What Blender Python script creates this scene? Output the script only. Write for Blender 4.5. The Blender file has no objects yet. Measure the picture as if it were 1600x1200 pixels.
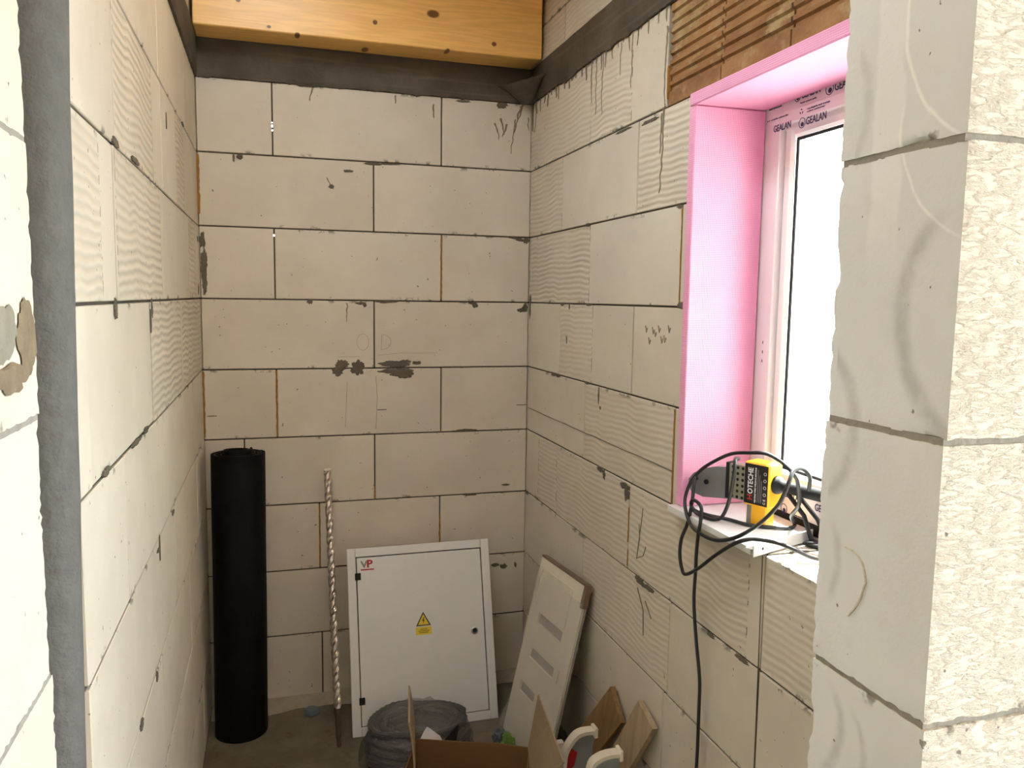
import bpy, bmesh, math, random
from mathutils import Vector, Matrix, noise
random.seed(7)
sc = bpy.context.scene
COL = sc.collection
PI = math.pi

# ------------------------------------------------------------------ camera
F, YAW, PITCH, ROLL = 1253.34, 0.291596, -0.106290, 0.014193
fw = Vector((math.sin(YAW)*math.cos(PITCH), math.cos(YAW)*math.cos(PITCH), math.sin(PITCH)))
rt = Vector((math.cos(YAW), -math.sin(YAW), 0)); up = rt.cross(fw)
r2 = rt*math.cos(ROLL) + up*math.sin(ROLL); u2 = -rt*math.sin(ROLL) + up*math.cos(ROLL)
cam = bpy.data.cameras.new('camera'); cam.sensor_width = 36; cam.lens = F/1600*36; cam.clip_start = 0.05
co = bpy.data.objects.new('camera', cam); COL.objects.link(co)
M = Matrix.Identity(4)
for i in range(3):
    M[i][0] = r2[i]; M[i][1] = u2[i]; M[i][2] = -fw[i]
M.translation = Vector((0.2361, -2.9979, 1.5153))
co.matrix_world = M
sc.camera = co

# ------------------------------------------------------------------ world and light
wd = bpy.data.worlds.new('sky'); sc.world = wd; wd.use_nodes = True
bg = wd.node_tree.nodes['Background']
bg.inputs[0].default_value = (0.87, 0.945, 1.0, 1); bg.inputs[1].default_value = 17.5
sc.view_settings.view_transform = 'Standard'; sc.view_settings.look = 'None'
sc.view_settings.gamma = 1; sc.view_settings.use_curve_mapping = False
sc.view_settings.exposure = 0.0
sc.cycles.use_denoising = True
sc.cycles.max_bounces = 10; sc.cycles.diffuse_bounces = 7; sc.cycles.transparent_max_bounces = 16
sc.cycles.sample_clamp_indirect = 8

sun = bpy.data.lights.new('sun', 'SUN'); sun.energy = 70.0; sun.angle = math.radians(.6); sun.color = (1.0, .975, .94)
so = bpy.data.objects.new('sun', sun); COL.objects.link(so)
so.rotation_euler = Vector((-.33, -.30, -.86)).to_track_quat('-Z', 'Y').to_euler()

def portal(name, loc, ex, ey, sx, sy):
    """Sampling portal in an opening: gives off no light of its own."""
    l = bpy.data.lights.new(name, 'AREA'); l.shape = 'RECTANGLE'; l.size = sx; l.size_y = sy
    l.cycles.is_portal = True
    o = bpy.data.objects.new(name, l); COL.objects.link(o)
    X = Vector(ex).normalized(); Y = Vector(ey).normalized(); Z = X.cross(Y)
    m = Matrix.Identity(4)
    for i in range(3): m[i][0] = X[i]; m[i][1] = Y[i]; m[i][2] = Z[i]
    m.translation = Vector(loc); o.matrix_world = m
WIN_Y0, WIN_Y1 = -2.15, -1.25           # window opening in the right wall
REAR = -5.4                              # rear wall of the space the camera stands in
portal('window_portal', (1.5, (WIN_Y0+WIN_Y1)/2, 1.5), (0, 1, 0), (0, 0, 1), 0.9, 1.0)
portal('rear_portal', (2.96, -4.4, 1.2), (0, 1, 0), (0, 0, 1), 1.8, 2.4)
portal('ceiling_portal', (.24, -1.425, 2.86), (1, 0, 0), (0, -1, 0), .44, 1.35)

# ------------------------------------------------------------------ helpers
class MB:
    def __init__(s): s.v = []; s.f = []
    def add(s, vs, fs):
        b = len(s.v); s.v += [Vector(x) for x in vs]; s.f += [tuple(i+b for i in f) for f in fs]; return s
    def box(s, a, b, c=0.0):
        x0, y0, z0 = a; x1, y1, z1 = b
        if c <= 0:
            vs = [(x, y, z) for z in (z0, z1) for y in (y0, y1) for x in (x0, x1)]
            return s.add(vs, [(0,2,3,1),(4,5,7,6),(0,1,5,4),(2,6,7,3),(0,4,6,2),(1,3,7,5)])
        vs = []; idx = {}
        lo = (x0, y0, z0); hi = (x1, y1, z1)
        for sx in (0, 1):
            for sy in (0, 1):
                for sz in (0, 1):
                    S = (sx, sy, sz)
                    for ax in range(3):
                        p = []
                        for k in range(3):
                            base = hi[k] if S[k] else lo[k]
                            p.append(base if k == ax else base + (-c if S[k] else c))
                        idx[(S, ax)] = len(vs); vs.append(p)
        fs = []
        for ax in range(3):
            o1, o2 = (ax+1) % 3, (ax+2) % 3
            for sd in (0, 1):
                q = []
                for a1, a2 in ((0,0),(1,0),(1,1),(0,1)):
                    S = [0,0,0]; S[ax] = sd; S[o1] = a1; S[o2] = a2; q.append(idx[(tuple(S), ax)])
                fs.append(tuple(q if sd else q[::-1]))
            for a1 in (0, 1):
                for a2 in (0, 1):
                    S0 = [0,0,0]; S1 = [0,0,0]; S0[ax] = 0; S1[ax] = 1
                    S0[o1] = S1[o1] = a1; S0[o2] = S1[o2] = a2
                    fs.append((idx[(tuple(S0), o1)], idx[(tuple(S1), o1)], idx[(tuple(S1), o2)], idx[(tuple(S0), o2)]))
        for sx in (0,1):
            for sy in (0,1):
                for sz in (0,1):
                    S = (sx,sy,sz); fs.append((idx[(S,0)], idx[(S,1)], idx[(S,2)]))
        return s.add(vs, fs)
    def prism(s, poly, d0, d1, ax=1):
        """polygon in the two axes other than ax, extruded from d0 to d1 along ax"""
        n = len(poly)
        def pt(p, d): 
            return {0: (d, p[0], p[1]), 1: (p[0], d, p[1]), 2: (p[0], p[1], d)}[ax]
        vs = [pt(p, d0) for p in poly] + [pt(p, d1) for p in poly]
        fs = [tuple(range(n)), tuple(range(2*n-1, n-1, -1))] + [(i, (i+1) % n, n+(i+1) % n, n+i) for i in range(n)]
        return s.add(vs, fs)
    def tube(s, pts, r, n=10, cap=True):
        pts = [Vector(p) for p in pts]; b = len(s.v); N = len(pts)
        prev = None
        for i, p in enumerate(pts):
            t = (pts[min(i+1, N-1)] - pts[max(i-1, 0)]).normalized()
            if prev is None:
                a = Vector((0, 0, 1)) if abs(t.z) < .9 else Vector((1, 0, 0)); u = t.cross(a).normalized()
            else:
                u = (prev - t*prev.dot(t)).normalized()
            prev = u; w = t.cross(u)
            rr = r[i] if isinstance(r, (list, tuple)) else r
            for k in range(n):
                a = 2*PI*k/n; s.v.append(p + (u*math.cos(a) + w*math.sin(a))*rr)
        for i in range(N-1):
            for k in range(n):
                s.f.append((b+i*n+k, b+i*n+(k+1) % n, b+(i+1)*n+(k+1) % n, b+(i+1)*n+k))
        if cap:
            s.f.append(tuple(b+k for k in range(n))[::-1]); s.f.append(tuple(b+(N-1)*n+k for k in range(n)))
        return s
    def lathe(s, prof, n=32, o=(0,0,0), ax=2):
        """profile [(r, h)] revolved about an axis through o"""
        b = len(s.v)
        for r, h in prof:
            for k in range(n):
                a = 2*PI*k/n; c, d = r*math.cos(a), r*math.sin(a)
                p = {2: (c, d, h), 1: (c, h, d), 0: (h, c, d)}[ax]
                s.v.append(Vector(o)+Vector(p))
        for i in range(len(prof)-1):
            for k in range(n):
                s.f.append((b+i*n+k, b+i*n+(k+1) % n, b+(i+1)*n+(k+1) % n, b+(i+1)*n+k))
        s.f.append(tuple(b+k for k in range(n))); s.f.append(tuple(b+(len(prof)-1)*n+k for k in range(n)))
        return s
    def mesh(s, name, mat=None, smooth=False, shift=(0,0,0)):
        me = bpy.data.meshes.new(name); sh = Vector(shift)
        me.from_pydata([tuple(v-sh) for v in s.v], [], s.f)
        bm = bmesh.new(); bm.from_mesh(me); bmesh.ops.recalc_face_normals(bm, faces=bm.faces); bm.to_mesh(me); bm.free()
        if mat: me.materials.append(mat)
        if smooth:
            for p in me.polygons: p.use_smooth = True
            me.set_sharp_from_angle(angle=.7)
        return me

def put(name, me, parent=None, loc=None):
    o = bpy.data.objects.new(name, me); COL.objects.link(o)
    if parent: o.parent = parent
    if loc is not None: o.location = loc
    return o
def tag(o, label, cat, group=None, kind=None):
    o['label'] = label; o['category'] = cat
    if group: o['group'] = group
    if kind: o['kind'] = kind
    return o
def frame_m(o, ex, ey, ez):
    m = Matrix.Identity(4)
    for i in range(3): m[i][0] = ex[i]; m[i][1] = ey[i]; m[i][2] = ez[i]
    m.translation = Vector(o); return m
def thing(name, label, cat, loc=(0,0,0), mat=None, group=None, kind=None):
    o = bpy.data.objects.new(name, None); COL.objects.link(o); o.empty_display_size = .05
    if mat is not None: o.matrix_world = mat
    else: o.location = loc
    return tag(o, label, cat, group, kind)
def part(name, mb, mat, parent, smooth=False, world=False):
    """part built in the parent's local space, or in world space for parents that are only moved"""
    sh = parent.location if world else (0,0,0)
    return put(name, mb.mesh(name, mat, smooth, sh), parent)
def spline(pts, sub=8):
    P = [Vector(p) for p in pts]; out = []
    for i in range(len(P)-1):
        p0 = P[max(i-1, 0)]; p1 = P[i]; p2 = P[i+1]; p3 = P[min(i+2, len(P)-1)]
        for k in range(sub):
            t = k/sub
            out.append(0.5*((2*p1)+(-p0+p2)*t+(2*p0-5*p1+4*p2-p3)*t*t+(-p0+3*p1-3*p2+p3)*t**3))
    out.append(P[-1]); return out
def text_mesh(txt, size, mat, align='LEFT', ext=0.0004, sx=1.0, bold=0.0):
    c = bpy.data.curves.new('text', 'FONT'); c.body = txt; c.size = size; c.align_x = align; c.extrude = ext; c.offset = bold
    c.resolution_u = 3
    o = bpy.data.objects.new('text', c); COL.objects.link(o)
    dg = bpy.context.evaluated_depsgraph_get(); me = bpy.data.meshes.new_from_object(o.evaluated_get(dg))
    bpy.data.objects.remove(o); me.name = 'lettering'
    me.materials.clear(); me.materials.append(mat)
    if sx != 1:
        for v in me.vertices: v.co.x *= sx
    return me

# ------------------------------------------------------------------ material helpers
class NT:
    def __init__(s, name):
        s.m = bpy.data.materials.new(name); s.m.use_nodes = True; s.t = s.m.node_tree
        s.p = s.t.nodes['Principled BSDF']; s.out = s.t.nodes['Material Output']
    def n(s, typ, **kw):
        nd = s.t.nodes.new('ShaderNode'+typ)
        for k, v in kw.items(): setattr(nd, k, v)
        return nd
    def link(s, a, b): s.t.links.new(a, b)
    def setin(s, sock, v):
        if hasattr(v, 'is_output'): s.link(v, sock)
        elif isinstance(v, (tuple, list)):
            sock.default_value = tuple(v) if len(v) == len(sock.default_value) else (*v, 1.0)
        else: sock.default_value = v
    def math(s, op, a, b=None, c=None, clamp=False):
        nd = s.n('Math', operation=op); nd.use_clamp = clamp
        for i, x in enumerate((a, b, c)):
            if x is not None: s.setin(nd.inputs[i], x)
        return nd.outputs[0]
    def vmath(s, op, a, b=None):
        nd = s.n('VectorMath', operation=op); s.setin(nd.inputs[0], a)
        if b is not None: s.setin(nd.inputs[3] if op == 'SCALE' else nd.inputs[1], b)
        return nd.outputs[1] if op in ('LENGTH', 'DISTANCE') else nd.outputs[0]
    def noise(s, vec, scale, detail=3, rough=.55, out=0):
        nd = s.n('TexNoise'); s.setin(nd.inputs['Vector'], vec); nd.inputs['Scale'].default_value = scale
        nd.inputs['Detail'].default_value = detail; nd.inputs['Roughness'].default_value = rough
        return nd.outputs[out]
    def ramp(s, x, a, b, lo=0., hi=1.):
        nd = s.n('MapRange', interpolation_type='SMOOTHSTEP')
        s.setin(nd.inputs[0], x); 
        for i, v in ((1, a), (2, b), (3, lo), (4, hi)): s.setin(nd.inputs[i], v)
        return nd.outputs[0]
    def mix(s, f, a, b):
        nd = s.n('Mix', data_type='RGBA'); s.setin(nd.inputs[0], f); s.setin(nd.inputs[6], a); s.setin(nd.inputs[7], b)
        return nd.outputs[2]
    def obj(s): return s.n('TexCoord').outputs['Object']
    def rnd(s): return s.n('ObjectInfo').outputs['Random']
    def xyz(s, v):
        nd = s.n('SeparateXYZ'); s.link(v, nd.inputs[0]); return nd.outputs
    def comb(s, x, y, z):
        nd = s.n('CombineXYZ')
        for i, v in enumerate((x, y, z)): s.setin(nd.inputs[i], v)
        return nd.outputs[0]
    def bump(s, h, dist, strength=1.0):
        nd = s.n('Bump'); s.link(h, nd.inputs['Height']); nd.inputs['Distance'].default_value = dist; nd.inputs['Strength'].default_value = strength
        s.link(nd.outputs[0], s.p.inputs['Normal']); return nd
    def attr(s, name):
        nd = s.n('Attribute', attribute_type='OBJECT', attribute_name=name); return nd.outputs['Fac']
    def base(s, v): s.setin(s.p.inputs['Base Color'], v)
    def set(s, **kw):
        names = dict(rough='Roughness', metal='Metallic', spec='Specular IOR Level', coat='Coat Weight', sub='Subsurface Weight')
        for k, v in kw.items(): s.setin(s.p.inputs[names[k]], v)
        return s

def plain(name, col, rough=.6, metal=0., spec=.4, var=.12, scale=20., bump=0., bscale=120.):
    t = NT(name); c = t.obj(); n = t.noise(c, scale, 4)
    d = tuple(x*(1-var) for x in col); l = tuple(min(1, x*(1+var)) for x in col)
    t.base(t.mix(n, d, l)); t.set(rough=rough, metal=metal, spec=spec)
    if bump: t.bump(t.noise(c, bscale, 3), bump)
    return t.m

def block_material(name, b1, b2, rough_face=False):
    t = NT(name); c = t.obj(); r = t.rnd()
    off = t.vmath('SCALE', (13.1, 27.7, 41.3), r); off_n = t.vmath('ADD', c, off)
    x, y, z = t.xyz(c)
    big = t.noise(off_n, 3.2, 4, .6); mid = t.noise(off_n, 16, 5, .65); fine = t.noise(off_n, 260, 2, .6)
    col = t.mix(t.ramp(big, .3, .7), b1, b2)
    col = t.mix(t.ramp(t.noise(t.vmath('ADD', off_n, (5, 9, 2)), 1.2, 2), .35, .75, 0, .25), col, (.60, .58, .52))
    col = t.mix(t.ramp(mid, .58, .75, 0, .14), col, (.42, .38, .30))
    # combed sawing ridges between the block's own limits g0 and g1
    g0, g1 = t.attr('g0'), t.attr('g1')
    inside = t.math('MULTIPLY', t.math('GREATER_THAN', x, g0), t.math('LESS_THAN', x, g1))
    wob = t.math('MULTIPLY', t.math('SUBTRACT', t.noise(t.comb(t.math('ADD', x, t.math('MULTIPLY', r, 90)), 0, t.math('MULTIPLY', z, .5)), 4.5, 2), .5), .055)
    ph = t.math('MULTIPLY', t.math('ADD', z, wob), 2*PI/.0172)
    rid = t.math('MULTIPLY_ADD', t.math('SINE', ph), .5, .5)
    fade = t.math('MULTIPLY', t.ramp(t.noise(off_n, 7, 2), .25, .5, .35, 1.), t.attr('gs'))
    ridm = t.math('MULTIPLY', t.math('MULTIPLY', t.math('SUBTRACT', rid, .5), inside), fade)
    col = t.mix(t.math('MULTIPLY', t.math('MULTIPLY', t.math('SUBTRACT', 1., rid), inside), t.math('MULTIPLY', fade, .17)), col, (.47, .39, .27))
    # dotted line left at the ends of the combed field
    dl = t.math('MINIMUM', t.math('ABSOLUTE', t.math('SUBTRACT', x, g0)), t.math('ABSOLUTE', t.math('SUBTRACT', x, g1)))
    dots = t.math('MULTIPLY', t.math('LESS_THAN', dl, .0022), t.ramp(t.noise(off_n, 55, 2), .5, .56))
    col = t.mix(t.math('MULTIPLY', dots, .75), col, (.12, .10, .08))
    # mortar smears along the bed joints
    ez = t.math('MINIMUM', z, t.math('SUBTRACT', .25, z))
    sm = t.math('MULTIPLY', t.ramp(ez, .004, .017, 1., 0.), t.ramp(t.noise(off_n, 17, 4, .7), .57, .64))
    col = t.mix(t.math('MULTIPLY', sm, .8), col, (.16, .15, .125))
    # scuffs and pits
    pit = t.ramp(t.noise(off_n, 75, 2, .5), .735, .76); col = t.mix(t.math('MULTIPLY', pit, .75), col, (.13, .11, .09))
    t.base(col); t.set(rough=.95, spec=.12)
    h = t.math('MULTIPLY_ADD', ridm, .5, t.math('MULTIPLY', fine, .16))
    h = t.math('MULTIPLY_ADD', mid, .22, h); h = t.math('MULTIPLY_ADD', pit, -.5, h)
    if rough_face:
        st = t.noise(t.vmath('MULTIPLY', off_n, (48, 48, 150)), 1., 5, .65)
        tear = t.ramp(st, .42, .62); h = t.math('MULTIPLY_ADD', tear, 1.0, h)
    t.bump(h, .0024 if not rough_face else .0022, .8)
    return t

BL1, BL2 = (.635, .58, .485), (.56, .508, .42)
m_block = block_material('aerated_concrete', BL1, BL2).m
m_blockr = block_material('torn_aerated_concrete', (.74, .70, .62), (.68, .635, .555), True).m
def smudge_block():
    """smooth end face of the pier with its chalk arcs and grey rub marks"""
    t = block_material('rubbed_aerated_concrete', (.74, .765, .785), (.68, .70, .715))
    base_link = t.p.inputs['Base Color'].links[0].from_socket
    pos = t.n('NewGeometry').outputs['Position']; X, Y, Z = t.xyz(pos)
    wob = t.math('MULTIPLY', t.math('SUBTRACT', t.noise(pos, 22, 3), .5), .02)
    def arc(cy, cz, r, w, zlo, zhi, ylim, strength):
        dy = t.math('SUBTRACT', Y, cy); dz = t.math('SUBTRACT', Z, cz)
        d = t.math('SQRT', t.math('ADD', t.math('MULTIPLY', dy, dy), t.math('MULTIPLY', dz, dz)))
        d = t.math('ABSOLUTE', t.math('ADD', t.math('SUBTRACT', d, r), t.math('MULTIPLY', wob, .5)))
        k = t.ramp(d, 0., w, 1., 0.)
        k = t.math('MULTIPLY', k, t.math('MULTIPLY', t.ramp(Z, zlo, zlo+.02), t.ramp(Z, zhi-.03, zhi, 1., 0.)))
        k = t.math('MULTIPLY', k, t.math('GREATER_THAN', Y, ylim) if ylim < 0 else t.math('LESS_THAN', Y, -ylim))
        return t.math('MULTIPLY', t.math('MULTIPLY', k, t.ramp(t.noise(pos, 60, 3), .2, .6, .4, 1.)), strength)
    col = base_link
    lines = lambda k, c: None
    # pale scraped band
    bw = t.math('MULTIPLY', t.ramp(t.math('ABSOLUTE', t.math('ADD', t.math('SUBTRACT', Y, -2.381), wob)), .015, .021, 1., 0.), t.ramp(Z, 1.53, 1.60))
    col = t.mix(t.math('MULTIPLY', bw, .42), col, (.86, .87, .87))
    for a in ((-2.5226, 1.7619, .1251, .0030, 1.640, 1.95, 2.39, .7), (-2.5066, 1.6736, .1088, .0028, 1.562, 1.70, 2.39, .65)):
        col = t.mix(arc(*a), col, (.93, .93, .92))
    for a in ((-2.5252, 1.5074, .1146, .015, 1.385, 1.60, 2.39, .42), (-2.2655, 1.3925, .0947, .014, 1.31, 1.49, 2.33, .36), (-2.27, 1.70, .085, .010, 1.62, 1.80, 2.34, .22),
              (-2.30, 1.09, .068, .010, 1.03, 1.14, 2.33, .36), (-2.35, 1.08, .052, .007, 1.03, 1.13, 2.38, .3), (-2.25, 1.26, .10, .009, 1.21, 1.31, 2.33, .3)):
        col = t.mix(arc(*a), col, (.25, .25, .245))
    t.base(col)
    return t.m
m_blocks = smudge_block()
m_mortar = plain('mortar', (.075, .064, .048), .95, var=.4, scale=40, bump=.002, bscale=150)
m_smear = plain('mortar_smear', (.115, .10, .074), .95, var=.35, scale=60, bump=.0015)
m_brownmortar = plain('brown_mortar', (.20, .155, .10), .95, var=.35, scale=40, bump=.003)
m_drip = plain('mortar_drip', (.21, .17, .12), .95, var=.3, scale=60)
m_foam = plain('orange_foam', (.30, .145, .028), .8, var=.4, scale=60, bump=.003)
m_pencil = plain('pencil', (.30, .25, .20), .8)

# ------------------------------------------------------------------ walls of single blocks
GAP = .005
_bm = {}
def block_mesh(L, H, D):
    k = (round(L, 4), round(H, 4), round(D, 4))
    if k not in _bm:
        g = GAP/2
        _bm[k] = MB().box((g, 0, g), (L-g, D, H-g), .0016).mesh('block', m_block)
    return _bm[k]
_rb = {}
def rough_block_mesh(L, H, D, step, mats, seed, xlo=False, xhi=False, trim=.0):
    """block with chipped, sawn-off edges: a fine grid whose rim is pushed about"""
    bm = bmesh.new(); g = GAP/2
    nx, ny, nz = max(2, round(L/step)), max(2, round(D/step)), max(2, round(H/step))
    key = {}
    def V(i, j, k):
        if (i, j, k) not in key:
            p = Vector((g+(L-2*g)*i/nx, D*j/ny, g+(H-2*g)*k/nz))
            e = sorted((min(i, nx-i)*L/nx, min(j, ny-j)*D/ny, min(k, nz-k)*H/nz))
            rim = max(0, 1-e[1]/.007)                       # close to an edge of the block
            q = (p+Vector((seed*3.1, seed*1.7, seed*.9)))
            cen = Vector((L/2, D/2, H/2)); inward = Vector([(1 if p[a] < cen[a] else -1) if min((i, nx-i), (j, ny-j), (k, nz-k), key=min) is not None and (min(((i, nx-i), (j, ny-j), (k, nz-k))[a]) == 0) else 0 for a in range(3)])
            chip = max(0, noise.noise(q*60)+.1)*.0012 + max(0, noise.noise(q*130))*.0022 + max(0, noise.noise(q*17)-.4)*.012
            p = p + inward*(rim*chip + noise.noise(q*70)*.0005)
            key[(i, j, k)] = bm.verts.new(p)
        return key[(i, j, k)]
    def quad(a, b, c, d, mi):
        f = bm.faces.new((a, b, c, d)); f.material_index = mi; f.smooth = True
    for i in range(nx):
        for k in range(nz):
            quad(V(i,0,k), V(i+1,0,k), V(i+1,0,k+1), V(i,0,k+1), 0)
            quad(V(i,ny,k), V(i,ny,k+1), V(i+1,ny,k+1), V(i+1,ny,k), 0)
    for j in range(ny):
        for k in range(nz):
            quad(V(0,j,k), V(0,j,k+1), V(0,j+1,k+1), V(0,j+1,k), 1)
            quad(V(nx,j,k), V(nx,j+1,k), V(nx,j+1,k+1), V(nx,j,k+1), 1)
    for i in range(nx):
        for j in range(ny):
            quad(V(i,j,0), V(i,j+1,0), V(i+1,j+1,0), V(i+1,j,0), 0)
            quad(V(i,j,nz), V(i+1,j,nz), V(i+1,j+1,nz), V(i,j+1,nz), 0)
    me = bpy.data.meshes.new('block'); bm.to_mesh(me); bm.free()
    for m in mats: me.materials.append(m)
    me.set_sharp_from_angle(angle=.75)
    return me

WX = {'back': frame_m((0,0,0), (1,0,0), (0,1,0), (0,0,1)),
      'left': frame_m((0,0,0), (0,1,0), (-1,0,0), (0,0,1)),
      'right': frame_m((1.2,0,0), (0,-1,0), (1,0,0), (0,0,1))}
def build_wall(name, M, rows, depth, label, skip=(), top=True, gs=1.):
    """rows: (z0, z1, [x0, x1, ...breaks], {index: (g0, g1)}) ; blocks are children, the mortar net is the wall's own mesh"""
    net = MB(); rec = .005; j = GAP/2+.0006
    for z0, z1, br, gr in rows:
        net.box((br[0], rec, z0-j), (br[-1], depth-.002, z0+j))
        for x in br[1:-1]:
            zs = [(z0, z1)]
            for (sx, a, b) in skip:
                if abs(sx-x) < .01 and a > z0-.001 and b < z1+.001:
                    zs = [(p, q) for (s, e) in zs for (p, q) in ((s, min(a, e)), (max(b, s), e)) if q-p > .001] if zs else zs
            dj = depth-.002 if len(zs) == 1 else .014        # thin skin of mortar where daylight comes through
            for a, b in zs: net.box((x-j, rec, a), (x+j, dj, b))
    z0, z1, br, gr = rows[-1]
    if top: net.box((br[0], rec, z1-j), (br[-1], depth-.002, z1))
    w = put(name, net.mesh(name, m_mortar)); w.matrix_world = M
    tag(w, label, 'wall', kind='structure')
    for z0, z1, br, gr in rows:
        for i in range(len(br)-1):
            b = put('block', block_mesh(br[i+1]-br[i], z1-z0, depth), w, (br[i], random.uniform(-.0012, .0012), z0))
            a, c = gr.get(i, (9., 9.)); b['g0'] = float(a); b['g1'] = float(c); b['gs'] = gs
    return w

# back wall (local x = X)
R = lambda k: (round(1.5+.25*k, 3), round(1.75+.25*k, 3))
back_rows = [
    (0, .25, [0, .4, 1.0, 1.2], {}), (.25, .5, [0, .1, .7, 1.2], {}), (.5, .75, [0, .395, .85, 1.2], {}),
    (.75, 1.0, [0, .135, .6, 1.2], {}), (1.0, 1.25, [0, .25, .853, 1.2], {}), (1.25, 1.5, [0, .6, 1.2], {}),
    (1.5, 1.75, [0, .25, .852, 1.2], {}), (1.75, 2.0, [0, .6, 1.2], {}), (2.0, 2.25, [0, .25, .85, 1.2], {}),
    (2.25, 2.5, [0, .6, 1.2], {}), (2.5, 2.75, [0, .25, .85, 1.2], {})]
wall_back = build_wall('wall_back', WX['back'], back_rows, .25, 'pale aerated concrete block wall at the end of the narrow room',
    skip=[(.25, 2.085, 2.091), (.25, 2.098, 2.108), (.25, 2.112, 2.117), (.25, 1.722, 1.729)])
# left wall (local x = Y)
YL = -1.885
def lrow(z0, joints, gr): return (z0, z0+.25, [YL]+joints+[.25], gr)
left_rows = [lrow(0, [-1.5, -.9, -.3], {}), lrow(.25, [-1.2, -.6], {}), lrow(.5, [-1.81, -1.21, -.61], {}),
    lrow(.75, [-1.51, -.915, -.315], {}), lrow(1.0, [-1.565, -.965, -.365], {}),
    lrow(1.25, [-1.815, -1.22, -.62], {2: (0., .55), 3: (0., .6)}), lrow(1.5, [-1.575, -.965, -.36], {0: (.02, .2), 1: (.01, .55), 3: (0., .2)}),
    lrow(1.75, [-1.55, -.95, -.35], {1: (.01, .45), 2: (.3, .5)}), lrow(2.0, [-1.57, -.97, -.37], {}),
    lrow(2.25, [-1.2, -.6, 0.], {}), lrow(2.5, [-1.5, -.9, -.3], {})]
wall_left = build_wall('wall_left', WX['left'], left_rows, .15, 'pale aerated concrete block wall behind the grey vertical pipe', gs=2.2)
# right wall (local x = -Y), window opening 1.25 .. 2.15 between z 1 and 2
A, B, E_ = 1.25, 2.15, 2.318
def rrow(z0, br, gr, h=.25): return (z0, z0+h, br, gr)
N0 = -.25
right_rows = [rrow(0, [N0, .3, .9, 1.5, 2.1, E_], {}), rrow(.25, [N0, .6, 1.2, 1.8, E_], {}),
    rrow(.5, [N0, .62, 1.22, 1.612, 2.2, E_], {1: (.0, .6)}), rrow(.75, [N0, .36, .961, 1.614, 2.2, E_], {0: (.4, .6), 1: (.0, .6), 2: (0., .60), 3: (.0, .6)})]
wall_right = build_wall('wall_right', WX['right'], right_rows, .3, 'pale aerated concrete block wall with the window and brick lintel', top=False)
# the courses beside and above the window belong to the same wall: more blocks and mortar under it
def extra_rows(rows):
    net = MB(); j = GAP/2+.0006; rec = .005
    for z0, z1, br, gr in rows:
        net.box((br[0], rec, z0-j), (br[-1], .298, z0+j))
        for x in br[1:-1]: net.box((x-j, rec, z0), (x+j, .298, z1))
        for i in range(len(br)-1):
            b = put('block', block_mesh(br[i+1]-br[i], z1-z0, .3), wall_right, (br[i], random.uniform(-.0012, .0012), z0))
            a, c = gr.get(i, (9., 9.)); b['g0'] = float(a); b['g1'] = float(c); b['gs'] = 1.6 if z0 >= 1.5 else 1.
    put('mortar_bed', net.mesh('mortar_bed', m_mortar), wall_right)
extra_rows([(1.0, 1.25, [N0, .606, 1.211, A], {1: (.0, .6)}), (1.25, 1.5, [N0, .356, .95, A], {1: (.0, .30)}),
    (1.5, 1.75, [N0, .618, 1.212, A], {0: (.25, .866)}), (1.75, 2.0, [N0, .358, .95, A], {0: (.25, .61), 2: (0., .3)}),
    (2.0, 2.25, [N0, .60, 1.11], {0: (.2, .9), 1: (.0, .3)}), (2.25, 2.5, [N0, .35, .95, 1.55, 2.15, E_], {0: (.3, .6), 1: (.0, .6), 2: (0., .6)}),
    (2.5, 2.75, [N0, .6, 1.2, 1.8, E_], {0: (.3, .9), 1: (0., .6)})])
extra_rows([(1.0, 1.25, [B, E_], {}), (1.25, 1.5, [B, E_], {}), (1.5, 1.75, [B, E_], {}), (1.75, 2.0, [B, E_], {})])

# ribbed brick lintel above the window
def clay():
    t = NT('red_clay'); c = t.obj(); r = t.rnd(); o = t.vmath('ADD', c, t.vmath('SCALE', (7.1, 3.3, 9.7), r))
    x, y, z = t.xyz(c)
    n = t.noise(t.vmath('MULTIPLY', o, (5, 5, 11)), 1., 5, .65); col = t.mix(t.ramp(n, .3, .7), (.21, .10, .045), (.34, .19, .085))
    col = t.mix(t.ramp(t.noise(o, 9, 4, .7), .50, .68, 0, .75), col, (.43, .33, .18))
    col = t.mix(t.ramp(t.noise(t.vmath('MULTIPLY', o, (30, 30, 3)), 1., 3), .66, .74, 0, .7), col, (.20, .15, .11))
    t.base(col); t.set(rough=.9, spec=.2); t.bump(t.noise(o, 120, 3), .0015); return t.m
m_clay = clay()
prof = [(.0, .002), (.0, .036)]
nr = 8; z = .036; ph = (.240-.036)/nr
for i in range(nr):
    prof += [(.007, z+ph*.10), (.007, z+ph*.42), (.0005, z+ph*.58), (.0, z+ph*.92)]
    z += ph
prof += [(.0, .246), (.3, .246), (.3, .002)]
br = [1.113, 1.362, 1.615, 1.865, 2.115, E_]
for i in range(len(br)-1):
    L = br[i+1]-br[i]
    mb = MB(); n = len(prof)
    mb.add([(x, p[0], p[1]) for x in (.003, L-.003) for p in prof], [tuple(range(n)), tuple(range(2*n-1, n-1, -1))] + [(k, (k+1) % n, n+(k+1) % n, n+k) for k in range(n)])
    put('lintel_brick', mb.mesh('lintel_brick', m_clay), wall_right, (br[i], random.uniform(-.001, .002), 2.0))
jm = MB()
for x in br[1:-1]: jm.box((x-.0032, .012, 2.003), (x+.0032, .29, 2.245))
put('lintel_joint', jm.mesh('lintel_joint', m_mortar), wall_right)

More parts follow.
